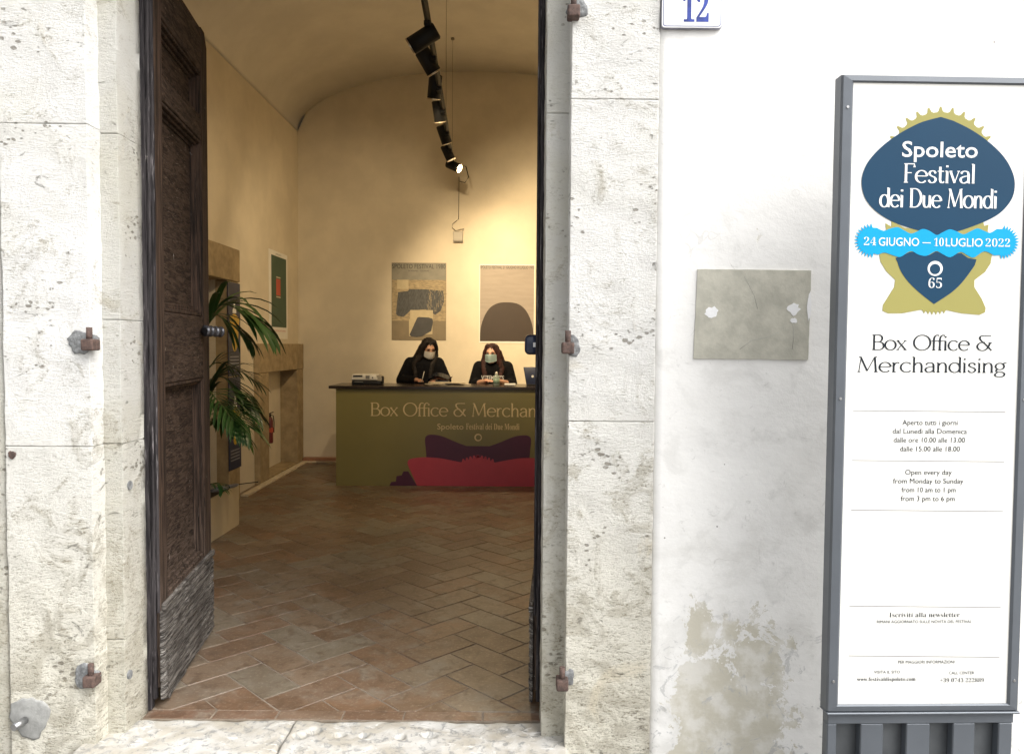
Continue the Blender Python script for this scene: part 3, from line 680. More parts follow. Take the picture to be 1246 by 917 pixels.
# ---------------------------------------------------------------- wall posters
def poster(name, label, p, wall='rear'):
    """origin at lower left; local x to the right, z up, front faces -y"""
    if wall == 'rear': return thing(name, label, 'poster', p, 'festival posters on the room walls')
    return thing(name, label, 'poster', p, 'festival posters on the room walls', (0, 0, R(90)))
# first: scribbled collage
a, b = at(476.5, 413.5, 9.74), at(543, 320, 9.74); Wd, Hd = b.x - a.x, b.z - a.z
p = poster('poster', 'collage poster headed SPOLETO FESTIVAL 1980 behind the left seated woman', (a.x, 9.742, a.z))
def rc(x0, z0, x1, z1): return [(x0 * Wd, z0 * Hd), (x1 * Wd, z0 * Hd), (x1 * Wd, z1 * Hd), (x0 * Wd, z1 * Hd)]
plate('sheet', rc(0, 0, 1, 1), 'p1_low', p, 0, .003); plate('upper_field', rc(0.005, .78, .995, .995), 'p1_top', p, -.0008, .0006)
plate('tan_band', rc(.005, .25, .995, .78), 'p1_tan', p, -.0012, .0006)
plate('side_field', rc(.10, .66, .31, .78), 'p1_cream', p, -.0018, .0006)
random.seed(4); zz = [(.08 + .28 * random.random() * 0, .62)]
edge = [(.08, .34), (.12, .62), (.30, .635), (.32, .66), (.60, .66), (.78, .65), (.95, .64), (.96, .5), (.90, .38), (.80, .33), (.62, .40), (.34, .38), (.22, .30), (.12, .31)]
plate('dark_scribble', [(x * Wd, z * Hd) for x, z in edge], 'p1_dark', p, -.0024, .0006)
bm = bmesh.new()
for k in range(34):
    x = .66 + .32 * random.random(); z = .36 + .28 * random.random(); dx, dz = random.uniform(-.05, .05), random.uniform(.04, .12)
    nx_, nz_ = .006, .002
    bm.faces.new([bm.verts.new((q[0] * Wd, -.0030 - k * 1e-5, q[1] * Hd)) for q in ((x, z), (x + nx_, z + nz_), (x + dx + nx_, z + dz), (x + dx, z + dz))])
fin('pale_strokes', bm, 'p1_tan', p)
plate('buff_card', rc(.34, .27, .76, .39), 'p1_cream', p, -.0036, .0006); plate('pale_card', [(.32 * Wd, .05 * Hd), (.75 * Wd, .08 * Hd), (.75 * Wd, .275 * Hd), (.32 * Wd, .275 * Hd)], 'p1_cream', p, -.0034, .0004)
plate('dark_shape', [(x * Wd, z * Hd) for x, z in ((.33, .07), (.36, .05), (.46, .04), (.56, .05), (.73, .12), (.76, .24), (.75, .28), (.68, .295), (.50, .30), (.47, .29), (.40, .18))], 'p1_blob', p, -.0044, .0006)
text('SPOLETO FESTIVAL 1980', .01 * Wd, .985 * Wd, .925 * Hd, .060 * Hd, -.0022, 'p_ink', p, -.006)
text('24 GIUGNO - 13 LUGLIO', .30 * Wd, .68 * Wd, .89 * Hd, .014 * Hd, -.0022, 'p_ink', p)
# second: dark arch
a, b = at(583, 417, 9.74), at(651, 322, 9.74); Wd, Hd = b.x - a.x, b.z - a.z
p = poster('poster', 'poster with a large dark rounded arch on mauve grey behind the right woman', (a.x, 9.742, a.z))
plate('sheet', rc(0, 0, 1, 1), 'p_white', p, 0, .003); plate('field', rc(.012, .02, .988, .99), 'p2_bg', p, -.0008, .0006)
ar = [(.012, .022)] + catmull([(.015, .03), (.02, .16), (.06, .28), (.13, .39), (.22, .465), (.35, .51), (.50, .52), (.65, .51), (.76, .475), (.86, .40), (.94, .28), (.98, .15), (.985, .03)], 4, False) + [(.988, .022)]
plate('dark_arch', [(x * Wd, z * Hd) for x, z in ar], 'p2_dark', p, -.0014, .0006)
text('SPOLETO FESTIVAL 21 GIUGNO 8 LUGLIO 1973', .01 * Wd, .985 * Wd, .945 * Hd, .036 * Hd, -.0014, 'p_ink', p, .004)
# third: on the left wall
y0, y1 = 8.57, 9.27; zb_, zt = 1.555, 2.56
p = poster('poster', 'white bordered green poster with small red rectangle above the fireplace', (XLW + .004, y0, zb_), 'left')
Wd, Hd = y1 - y0, zt - zb_
plate('sheet', rc(0, 0, 1, 1), 'p_white', p, 0, .003); plate('green_field', rc(.12, .135, .93, .945), 'p_green', p, -.0008, .0006)
plate('red_rectangle', rc(.37, .50, .60, .69), 'p_red', p, -.0014, .0006)
for z in (.475, .70): plate('pale_bar', rc(.37, z, .60, z + .014), 'p_dot', p, -.0014, .0006)
text('SPOLETO FESTIVAL DEI DUE MONDI', .12 * Wd, .88 * Wd, .085 * Hd, .018 * Hd, -.0008, 'p_red', p)
text('SPOLETO', .35 * Wd, .65 * Wd, .96 * Hd, .016 * Hd, -.0008, 'p_ink', p)
# blue information panels on the doorway jamb, one above the other
def panel(z0, z1, label, lower):
    yA, yB_ = 7.015, 7.325
    p = thing('information_panel', label, 'panel', (-2.603, yA, z0), 'blue panels on the stone doorway jamb', (0, 0, R(90)))
    W, H = yB_ - yA, z1 - z0
    plate('board', [(0, 0), (W, 0), (W, H), (0, H)], 'panel_navy', p, 0, .006)
    plate('yellow_figure', [(x * W, z * H) for x, z in catmull([(.1, .62), (.3, .65), (.5, .67), (.7, .65), (.92, .61), (.86, .52), (.80, .40), (.70, .30), (.5, .26), (.34, .31), (.26, .42), (.22, .52)], 3)], 'fig_yellow', p, -.0008, .0006)
    plate('pale_figure', [(x * W, z * H) for x, z in ((.36, .675), (.36, .71), (.43, .73), (.43, .77), (.50, .80), (.57, .77), (.57, .73), (.66, .71), (.66, .675))], 'print_white', p, -.0008, .0006)
    for k in range(4): plate('print_line', [(.12 * W, (.20 - k * .035) * H), (.86 * W, (.20 - k * .035) * H), (.86 * W, (.212 - k * .035) * H), (.12 * W, (.212 - k * .035) * H)], 'panel_text', p, -.0008, .0006)
panel(1.195, 2.065, 'upper blue panel with yellow figure, directly under the stone lintel', 0)
panel(.32, 1.185, 'lower blue panel with yellow figure, behind the drooping palm fronds', 1)

# wall box with coiled cable on the rear wall
a = at(557.5, 288, 9.74)
jb = thing('junction_box', 'small beige box with a curled cable high on the rear wall', 'junction box', (a.x, 9.75, a.z))
boxo('case', (-.062, -.06, -.055), (.062, 0, .06), 'beige_plastic', jb, .006, 2); boxo('lower_edge', (-.06, -.062, -.068), (.06, 0, -.056), 'wire', jb)
tubeo('curled_cable', [(.05, -.02, .06), (.075, -.02, .10), (.03, -.03, .09), (-.03, -.03, .07), (-.075, -.03, .11), (-.07, -.02, .16), (-.02, -.015, .20), (.005, -.012, .22), (.008, -.006, .75)], .0038, 'wire', jb, 8)

# ---------------------------------------------------------------- track lighting
trk = thing('lighting_track', 'black suspended lighting track hung from the vault on thin wires', 'light track', (-.6, 6.5, 3.55))
TZ = 3.58
def tx(y): return -.54 - (y - 4.54) * .036
def r3(p): return tuple(V(p) - V((-.6, 6.5, 3.55)))
bm = bmesh.new()
tube(bm, [r3((tx(y), y, TZ)) for y in (3.7, 9.05)], .021, 4, True); fin('rail', bm, 'matt_black', trk)
for y in (4.9, 7.3, 8.7): tubeo('suspension_wire', [r3((tx(y), y, TZ)), r3((tx(y), y, vz(tx(y)) - .005))], .0022, 'wire', trk, 6)
for y in (4.9, 7.3, 8.7): tubeo('ceiling_cap', [r3((tx(y), y, vz(tx(y)) - .02)), r3((tx(y), y, vz(tx(y)) + .01))], .02, 'wire', trk, 12)
tubeo('power_cable', [r3(q) for q in ((tx(9.05), 9.05, TZ), (-.63, 9.12, TZ + .04), (-.56, 9.12, TZ + .02), (-.53, 9.12, TZ - .10), (-.57, 9.1, TZ - .17), (-.63, 9.08, TZ - .16))], .006, 'matt_black', trk, 8)
LABS = ['nearest large black spotlight on the track, tipped towards the left wall', 'second black spotlight, its bright rim tipped down to the right', 'third black spotlight, hanging almost upright under the track',
        'fourth black spotlight, hanging upright in the middle of the track', 'fifth black spotlight, tipped with its pale rim showing below', 'sixth black spotlight, just above the glowing last one', 'last spotlight on the track, its glowing lens facing the room']
def spot(k, y, c_px, c_py, ax, length, rad, energy, aim, size, lit=False):
    """body centre at the pixel, on its own distance y; ax = direction the lens faces"""
    c = at(c_px, c_py, y); d = V(ax).normalized()
    s = thing('spotlight', LABS[k], 'spotlight', c, 'spotlights on the ceiling track')
    tubeo('body', [-d * length * .5, -d * length * .46, -d * length * .1, d * length * .46], [rad * .8, rad, rad, rad], 'matt_black', s, 22)
    bm = bmesh.new(); rg = [tube(bm, [d * length * .455, d * length * .5], r_, 22, False) for r_ in (rad * 1.02, rad * .90)]
    for q in (0, 1):
        for i in range(22): bm.faces.new((rg[0][q][i], rg[0][q][(i + 1) % 22], rg[1][q][(i + 1) % 22], rg[1][q][i]))
    fin('rim', bm, 'rim', s)
    tubeo('lens', [d * length * .462, d * length * .468], rad * .88, 'lens' if lit else 'lens_dim', s, 22)
    top = V((tx(y), y, TZ)) - c
    tubeo('bracket', [top, top * .5 + V((.0, .0, -.01)), -d * length * .12], .012, 'matt_black', s, 8)
    boxo('driver', (top.x - .02, top.y - .09, top.z - .045), (top.x + .02, top.y + .09, top.z - .012), 'matt_black', s, .004)
    if energy:
        l = bpy.data.lights.new('spot_light', 'SPOT'); l.energy = energy * 1.28; l.color = (1, .77, .47); l.spot_size = R(size); l.spot_blend = .7; l.shadow_soft_size = .04
        lo = bpy.data.objects.new('spot_light', l); COL.objects.link(lo); lo.parent = s; lo.location = d * length * .6
        lo.rotation_euler = (V(aim) - (c + d * length * .6)).to_track_quat('-Z', 'Y').to_euler()
spot(0, 5.05, 515, 47, (-.86, .10, -.50), .205, .056, 42, (-2.7, 7.2, 1.2), 95)
spot(1, 5.65, 520, 74, (.50, .3, -.80), .20, .056, 150, (.9, 9.7, 1.9), 70)
spot(2, 6.3, 529, 106, (-.12, .35, -.92), .19, .054, 48, (-2.0, 9.7, 1.7), 85)
spot(3, 6.9, 534, 136, (.12, .35, -.92), .185, .052, 110, (-.2, 9.7, 1.8), 60)
spot(4, 7.6, 540.5, 164, (.30, .35, -.88), .185, .052, 75, (1.0, 9.7, 2.2), 80)
spot(5, 8.25, 545, 186, (.40, .1, -.85), .17, .050, 0, (0, 0, 0), 0)
spot(6, 8.65, 552, 202, (.80, -.35, -.42), .17, .050, 75, (1.7, 7.6, 1.6), 130, True)

# ---------------------------------------------------------------- counter
po = V((-.355, 8.06, 0))
ct = thing('reception_counter', 'olive green box office counter with crimson and purple emblem print', 'counter', po)
XA, XB = at(409, 560, 8.06).x, .0
XB = 2 * po.x - XA
boxo('front_panel', (XA - po.x, 0, 0), (XB - po.x, .04, 1.03), 'olive', ct)
boxo('side_panel', (XA - po.x, .043, 0), (XA - po.x + .03, .52, 1.03), 'olive', ct); boxo('side_panel', (XB - po.x - .03, .043, 0), (XB - po.x, .52, 1.03), 'olive', ct)
boxo('top', (XA - po.x - .07, -.035, 1.032), (XB - po.x + .07, .60, 1.062), 'counter_top', ct, .003)
def K(zx, zy):     # zoomed print coordinates -> counter front
    q = at(395 + zx / 4.615, 480 + zy / 4.615, 8.06); return (q.x - po.x, max(.004, q.z))
cxm = K(865, 400)[0]
def sym(pts): return [(x - cxm, z) for x, z in pts]
def mir(pts): return pts + [(-x, z) for x, z in reversed(pts)]
dk = catmull([K(*q) for q in ((572, 300), (568, 255), (574, 234), (600, 224), (660, 232), (740, 265), (800, 288))], 5, False)
shape = mir([K(580, 410)] and sym([K(580, 410)] + dk))
plate('purple_shape', shape, 'purple', ct, -.0014, .001)
th_ = []
for k in range(7):
    a0 = K(778 + k * 14.5, 0)[0] - cxm
base = [K(770, 380)]
import math as _m
gear = []
for k in range(5):     # left half of the toothed crown
    xa = 775 + k * 20; zc = 372 - 26 * sin((k + .5) / 10 * pi) * 1.0
    gear += [K(xa, zc + 9), K(xa + 3, zc - 6), K(xa + 9, zc - 9), K(xa + 14, zc - 3), K(xa + 18, zc + 5)]
pk = catmull([K(*q) for q in ((474, 400), (470, 378), (488, 360), (560, 351), (640, 355), (700, 365), (768, 379))], 5, False)
shape = mir(sym([K(524, 520)] + pk + gear))
plate('crimson_shape', shape, 'crimson', ct, -.0026, .001)
stp = sym([K(*q) for q in ((368, 520), (378, 490), (405, 487), (408, 457), (437, 452), (447, 430), (474, 430), (524, 520))])
plate('purple_steps', stp, 'purple', ct, -.0014, .001); plate('purple_steps', [(-x, z) for x, z in stp], 'purple', ct, -.0014, .001)
for nm, r0, mt, yy, dx in (('ring', .040, 'counter_gold', -.0014, 0), ('ring_inside', .027, 'olive', -.0022, .003)):
    q = K(865, 240); plate(nm, [(dx + r0 * cos(a * pi / 16), q[1] + r0 * sin(a * pi / 16)) for a in range(32)], mt, ct, yy, .001)
bl = at(451, 507, 8.06)
stext('Box Office & Merchandising', -1.135, 1.05, .748, .135, -.0014, 'counter_gold', ct, .115, .055)
q0, q1 = at(532, 522, 8.06), at(564, 522, 8.06); q2, q3 = at(567, 522, 8.06), at(632, 523, 8.06)
text('Spoleto', q0.x - po.x, q1.x - po.x, q0.z, .060, -.0014, 'counter_gold', ct, .004); text(ser('Festival dei Due Mondi'), q2.x - po.x, q3.x - po.x, q0.z, .066, -.0014, 'counter_gold', ct)

# things on the counter
CT = 1.063
pm = thing('payment_terminal', 'white and black desk card printer at the left end of the counter', 'printer', (at(447, 460, 8.35).x, 8.36, CT))
boxo('base', (-.155, -.10, 0), (.165, .10, .045), 'black', pm, .012, 3); bm = bmesh.new()
vs = box(bm, (-.165, -.105, .046), (.125, .10, .115), .018, 3)
for v in bm.verts:
    if v.co.z > .08: v.co.x = v.co.x * .93; v.co.y += .01
fin('cover', bm, 'white_plastic', pm, True)
boxo('slot', (-.135, -.1085, .088), (-.035, -.100, .102), 'black', pm); boxo('keypad', (.0, -.1085, .066), (.042, -.1, .1), 'grey_plastic', pm); boxo('button', (.068, -.109, .07), (.08, -.1, .084), 'black', pm); boxo('tray', (-.12, -.112, .028), (-.03, -.1, .036), 'grey_plastic', pm)
tubeo('roll_cover', [(.125, -.085, .058), (.125, .09, .058)], .045, 'beige_plastic', pm, 18); tubeo('roll_wheel', [(.155, -.03, .05), (.175, -.03, .05)], .042, 'black', pm, 18)
# bottle
b0 = at(604, 469, 8.30); bt = thing('sanitiser_bottle', 'small clear pump bottle standing in front of the right woman', 'bottle', (b0.x, 8.30, CT))
tubeo('flask', [(0, 0, 0), (0, 0, .004), (0, 0, .085), (0, 0, .105), (0, 0, .118)], [.032, .036, .036, .026, .014], 'bottle', bt, 20); tubeo('bottle_label', [(0, 0, .02), (0, 0, .075)], .0368, 'bottle_label', bt, 20)
tubeo('cap', [(0, 0, .117), (0, 0, .135), (0, 0, .15)], [.017, .016, .006], 'white_plastic', bt, 14)
# leaflets
pp = thing('leaflet_stack', 'loose stack of cream programme booklets in front of the left woman', 'booklets', (at(545, 467, 8.5).x, 8.42, CT))
for k in range(7):
    bm = bmesh.new(); box(bm, (-.10, -.07, 0), (.10, .07, .0075), .001, 1, Matrix.Translation((-.13 + k * .055 if k < 6 else -.1, random.uniform(-.04, .04), [.0, .008, .0, .009, .018, .0, .018][k])) @ Matrix.Rotation(random.uniform(-.5, .5), 4, 'Z')); fin('booklet', bm, 'booklet', pp)
tag(boxo('paper_sheet', (at(614, 468, 8.5).x, 8.40, CT), (at(625, 468, 8.5).x + .02, 8.55, CT + .012), 'print_white', None, .001), 'small white paper pad beside the clear bottle on the counter', 'paper')
# computer at the right
c0 = at(643, 462, 8.35); lp = thing('computer_screen', 'back of a dark computer screen at the door end of the counter', 'computer', (c0.x + .10, 8.38, CT))
bm = bmesh.new(); vs = box(bm, (-.155, -.012, 0), (.17, .012, .20), .008, 2)
for v in bm.verts: v.co.x *= .78 + .22 * v.co.z / .2 * 1.05; v.co.y -= (.2 - v.co.z) * .12
fin('screen_back', bm, 'panel_navy', lp, True); boxo('foot', (-.12, -.06, 0), (.14, .12, .014), 'matt_black', lp, .004)
tubeo('badge', [(-.055, -.03, .10), (-.055, -.022, .10)], .014, 'print_white', lp, 14)

# ---------------------------------------------------------------- people
def cone(bm, p1, r1, p2, r2, n=14):
    p1, p2 = V(p1), V(p2); d = (p2 - p1); L_ = d.length; d = d / L_ if L_ > 1e-6 else V((0, 0, 1))
    s = d.cross(V((0, 0, 1)) if abs(d.z) < .95 else V((1, 0, 0))).normalized(); u = s.cross(d); rings = []
    prof = [(p1 - d * r1 * cos(a), r1 * sin(a)) for a in (pi * .08, pi * .25, pi * .4)] + [(p1, r1), (p2, r2)] + [(p2 + d * r2 * cos(a), r2 * sin(a)) for a in (pi * .4, pi * .25, pi * .08)]
    for c, r in prof: rings.append([bm.verts.new(c + (s * cos(2 * pi * k / n) + u * sin(2 * pi * k / n)) * r) for k in range(n)])
    for a, b in zip(rings, rings[1:]):
        for k in range(n): bm.faces.new((a[k], a[(k + 1) % n], b[(k + 1) % n], b[k]))
    bm.faces.new(rings[0]); bm.faces.new(rings[-1])
def ell(bm, c, r, rot=None):
    m = Matrix.Translation(c) @ (rot.to_4x4() if rot else Matrix()) @ Matrix.Diagonal((*r, 1))
    bmesh.ops.create_icosphere(bm, subdivisions=3, radius=1, matrix=m)
def remesh(name, bm, mat, parent, vox, smooth=3, mods=None):
    bmesh.ops.recalc_face_normals(bm, faces=bm.faces)
    me = bpy.data.meshes.new(name); bm.to_mesh(me); bm.free(); o = bpy.data.objects.new(name, me); COL.objects.link(o)
    md = o.modifiers.new('r', 'REMESH'); md.mode = 'VOXEL'; md.voxel_size = vox
    sm = o.modifiers.new('s', 'SMOOTH'); sm.iterations = smooth; sm.factor = .6
    me2 = bpy.data.meshes.new_from_object(o.evaluated_get(bpy.context.evaluated_depsgraph_get())); bpy.data.objects.remove(o)
    return link(name, me2, mat, parent, True)
def person(label, base, headc, yaw, pitch, shoulder_z, elbow_dx, hands, hairm, hair_len, maskm, skin, hood=False, arms_bare=False):
    """base: floor point under the pelvis (world). everything below is relative to it, facing -y"""
    B = V(base); P = thing('person', label, 'person', B, 'women seated behind the counter')
    H = V(headc) - B; Rt = Matrix.Rotation(yaw, 3, 'Z') @ Matrix.Rotation(pitch, 3, 'X')
    hd = lambda x, y, z: H + Rt @ V((x, y, z))
    sz = shoulder_z; hipz = .80
    bm = bmesh.new()
    # head: cranium, face, jaw, nose, brow, ears
    ell(bm, hd(0, .012, .025), (.074, .092, .088), Rt); ell(bm, hd(0, -.020, -.030), (.060, .066, .078), Rt); ell(bm, hd(0, -.045, -.078), (.036, .034, .028), Rt)
    cone(bm, hd(0, -.088, .012), .009, hd(0, -.104, -.022), .013); ell(bm, hd(0, -.074, .030), (.052, .014, .010), Rt)
    for s in (-1, 1): ell(bm, hd(s * .074, .008, -.008), (.010, .020, .032), Rt); ell(bm, hd(s * .034, -.066, -.022), (.020, .018, .020), Rt)
    ell(bm, hd(0, -.086, -.052), (.022, .010, .009), Rt)
    neck = V((0, .015, sz + .045)); cone(bm, hd(0, .015, -.06), .052, neck, .056)
    # torso, pelvis
    cone(bm, (-.07, .02, sz - .03), .085, (.07, .02, sz - .03), .085); cone(bm, (-.055, .01, sz - .05), .10, (-.05, .04, hipz + .12), .095); cone(bm, (.055, .01, sz - .05), .10, (.05, .04, hipz + .12), .095)
    cone(bm, (-.08, .04, hipz + .02), .105, (.08, .04, hipz + .02), .105)
    segs = []
    for s, (hx, hy, hz) in zip((-1, 1), hands):
        sh = V((s * .165, .02, sz - .03)); el = V((s * elbow_dx, -.02, sz - .235)); wr = V((hx, hy, hz)) - B
        fdir = (wr - el).normalized(); wr0 = wr - fdir * .0
        cone(bm, sh, .050, el, .040); cone(bm, el, .040, wr0, .027); segs.append((sh, el, wr0))
        # palm and five fingers, curled onto the counter
        side = V((fdir.y, -fdir.x, 0)).normalized() * s; dn = V((0, 0, -1))
        pc = wr0 + fdir * .045; 
        for q in (-.022, 0, .022): cone(bm, wr0 + side * q * .5, .016, pc + side * q + fdir * .01, .014)
        for q, ln in zip((-.030, -.010, .010, .029), (.026, .032, .030, .022)):
            k0 = pc + side * q + fdir * .02; k1 = k0 + fdir * ln + dn * .006; k2 = k1 + fdir * ln * .5 + dn * .016
            cone(bm, k0, .0092, k1, .0085, 8); cone(bm, k1, .0085, k2, .0075, 8)
        t0 = wr0 + fdir * .02 - side * .028; t1 = t0 + fdir * .030 - side * .018; cone(bm, t0, .0115, t1, .010, 8); cone(bm, t1, .010, t1 + fdir * .024 + dn * .006, .0085, 8)
    for s in (-1, 1):    # legs, sitting, feet on the stool rail
        hp = V((s * .09, .02, hipz)); kn = V((s * .11, -.37, hipz + .01)); an = V((s * .10, -.27, .40))
        cone(bm, hp, .085, kn, .058); cone(bm, kn, .056, an, .038); cone(bm, an + V((0, 0, -.03)), .036, an + V((0, -.13, -.055)), .028)
    remesh('body', bm, skin, P, .0062, 3)
    # top
    bm = bmesh.new()
    cone(bm, (-.085, .02, sz - .035), .098, (.085, .02, sz - .035), .098); 
    for s in (-1, 1): cone(bm, (s * .06, .01, sz - .06), .125, (s * .06, .035, hipz + .10), .125)
    cone(bm, (-.03, .03, sz + .0), .085, (.03, .03, sz + .0), .085)
    for s, (sh, el, wr) in zip((-1, 1), segs):
        cone(bm, sh, .072, el, .066); e2 = el.lerp(wr, .32 if arms_bare else .86); cone(bm, el, .064, e2, .050 if not arms_bare else .060)
        for k in range(5):   # folds
            c = sh.lerp(el, .25 + k * .16); ell(bm, c + V((s * .01, -.035, 0)), (.055, .038, .014), Matrix.Rotation(random.uniform(-.5, .5), 3, 'Y'))
    if hood: ell(bm, (0, .07, sz + .05), (.12, .07, .06)); cone(bm, (-.06, -.05, sz + .0), .035, (.06, -.05, sz + .0), .035)
    remesh('top', bm, 'black_cloth', P, .010, 4)
    bm = bmesh.new()
    cone(bm, (-.08, .04, hipz + .02), .122, (.08, .04, hipz + .02), .122)
    for s in (-1, 1): cone(bm, (s * .09, .02, hipz), .10, (s * .11, -.37, hipz + .01), .072); cone(bm, (s * .11, -.37, hipz + .01), .070, (s * .10, -.27, .43), .055)
    remesh('trousers', bm, 'dark_trouser', P, .012, 3)
    # hair: cap, curtain down the back and two locks in front of the shoulders
    bm = bmesh.new()
    ell(bm, hd(0, .026, .040), (.088, .098, .088), Rt)
    for s in (-1, 1):
        cone(bm, hd(s * .040, -.030, .098), .030, hd(s * .080, -.026, .020), .024); cone(bm, hd(s * .080, -.026, .020), .024, hd(s * .088, -.015, -.075), .030)
        sh = V((s * .100, -.075, sz - .045)); cone(bm, hd(s * .088, -.015, -.075), .034, sh, .036); cone(bm, sh, .036, V((s * .085, -.118, sz - hair_len)), .022)
        cone(bm, hd(s * .075, .035, .02), .034, V((s * .115, .05, sz - .02)), .045)
    cone(bm, hd(0, .06, 0), .075, V((0, .10, sz - .02)), .085); cone(bm, V((-.05, .10, sz - .02)), .06, V((-.03, .12, sz - .25)), .05); cone(bm, V((.05, .10, sz - .02)), .06, V((.03, .12, sz - .25)), .05)
    ho = remesh('hair', bm, hairm, P, .0065, 3)
    for v in ho.data.vertices:      # fine furrows that run down the locks
        a = math.atan2(v.co.x - H.x, v.co.y - H.y); v.co += v.normal * (.0022 * sin(a * 46 + v.co.z * 9) + .0018 * sin(a * 91 + 2))
    # face mask: bulging sheet with thickness, over nose and chin
    bm = bmesh.new(); g = []
    nu, nv = 14, 10
    for i in range(nu + 1):
        row = []
        for j in range(nv + 1):
            u = -1 + 2 * i / nu; v = -1 + 2 * j / nv
            ang = u * 1.15; wz = .047 * (1 - .25 * u * u)
            r = .082 + .030 * math.exp(-(u * 2.1) ** 2) * (1 - .35 * v * v) + .0016 * sin(v * 14) * (1 - u * u)
            row.append(bm.verts.new(hd(sin(ang) * .076, .000 - cos(ang) * r - .014, -.036 + v * wz)))
        g.append(row)
    for i in range(nu):
        for j in range(nv): bm.faces.new((g[i][j], g[i + 1][j], g[i + 1][j + 1], g[i][j + 1]))
    bmesh.ops.solidify(bm, geom=bm.faces[:], thickness=-.002)
    mo = fin('face_mask', bm, maskm, P, True)
    for s in (-1, 1): tubeo('ear_loop', [hd(s * .064, -.040, -.01), hd(s * .078, -.005, .008), hd(s * .080, .012, -.01), hd(s * .064, -.040, -.055)], .0016, maskm, mo, 6)
    for s in (-1, 1):
        bm = bmesh.new(); ell(bm, hd(s * .029, -.078, .014), (.014, .006, .0065), Rt); fin('eye', bm, 'eye', P, True)
        bm = bmesh.new(); ell(bm, hd(s * .030, -.084, .034), (.019, .005, .0035), Rt @ Matrix.Rotation(s * .12, 3, 'Y')); fin('eyebrow', bm, hairm, P, True)
    # stool
    st = thing('bar_stool', 'black bar stool under the ' + ('left' if B.x < -.5 else 'right') + ' woman behind the counter', 'stool', (B.x, B.y + .04, 0), 'bar stools behind the counter')
    tubeo('seat', [(0, 0, .655), (0, 0, .66), (0, 0, .69), (0, 0, .695)], [.16, .18, .18, .165], 'matt_black', st, 24)
    for a in range(4):
        c_, s_ = cos(pi / 4 + a * pi / 2), sin(pi / 4 + a * pi / 2); tubeo('leg', [(c_ * .12, s_ * .12, .655), (c_ * .19, s_ * .19, 0)], .013, 'matt_black', st, 8)
    tubeo('foot_ring', [(cos(a * pi / 10) * .165, sin(a * pi / 10) * .165, .27) for a in range(21)], .009, 'matt_black', st, 8)
    return P
Y1 = 8.98
h1 = at(521.5, 424, Y1 - .08); hL = at(512, 466, 8.52); hRr = at(542, 466, 8.56)
sx = at(516, 440, Y1).x
w1 = person('woman with long black hair and white mask reading and writing at the counter', (sx, Y1, 0), (h1.x, Y1 - .06, h1.z - .005), R(24), R(22), 1.315, .262,
            ((hL.x - .055, 8.62, 1.10), (sx + .17, 8.60, 1.10)), 'hair_black', .20, 'mask', 'skin', hood=True)
h2 = at(598.5, 431, Y1 - .06); sx2 = at(600, 440, Y1).x
w2 = person('woman with long auburn hair, pale blue mask and printed black shirt', (sx2, Y1, 0), (h2.x, Y1 - .05, h2.z), R(-14), R(5), 1.275, .225,
            ((sx2 - .06, 8.62, 1.095), (sx2 + .07, 8.60, 1.095)), 'hair_auburn', .17, 'mask_blue', 'skin2', arms_bare=True)
q0, q1 = at(585.5, 462, Y1 - .14), at(613, 462, Y1 - .14)
to = text('VETEMENTS', q0.x - sx2, q1.x - sx2, q0.z, .050, 0, 'shirt_print', w2, .02, 'shirt_lettering')
tc = bpy.data.objects  # wrap the lettering round the chest
for v in to.data.vertices: v.co.y = -.1305 + (v.co.x ** 2) * .9 - .010
# pen and magazine in the left woman's hands
pen = tubeo('pen', [(hL.x + .012, 8.50, 1.085), (hL.x + .035, 8.55, 1.20)], [.0025, .004], 'white_plastic', None, 8); tag(pen, 'thin pale pen upright in the left woman\'s writing hand', 'pen')
ma, mb = at(517, 462, 8.46), at(548, 459, 8.5)
mg = thing('magazine', 'open dark glossy magazine with curled pages held by the left woman', 'magazine', (ma.x, 8.47, CT + .03))
def sheet(name, prof, d0, d1, mat):
    bm = bmesh.new(); a = [bm.verts.new((x, d0 + x * .1, z)) for x, z in prof]; b = [bm.verts.new((x + .015, d1, z + .035)) for x, z in prof]
    for i in range(len(prof) - 1): bm.faces.new((a[i], a[i + 1], b[i + 1], b[i]))
    bmesh.ops.solidify(bm, geom=bm.faces[:], thickness=.004); fin(name, bm, mat, mg, True)
LW = mb.x - ma.x
sheet('cover', [(0, -.005), (.25 * LW, .05), (.36 * LW, .065), (.5 * LW, .062), (.7 * LW, .045), (.88 * LW, .025), (.92 * LW, .0)], 0, .12, 'magazine')
sheet('page', [(.3 * LW, .028), (.5 * LW, .030), (.75 * LW, .012), (.97 * LW, .012), (1.03 * LW, .03)], .01, .14, 'red_cover')
boxo('page_block', (.2 * LW, .03, -.012), (.92 * LW, .13, .010), 'magazine', mg, .003)

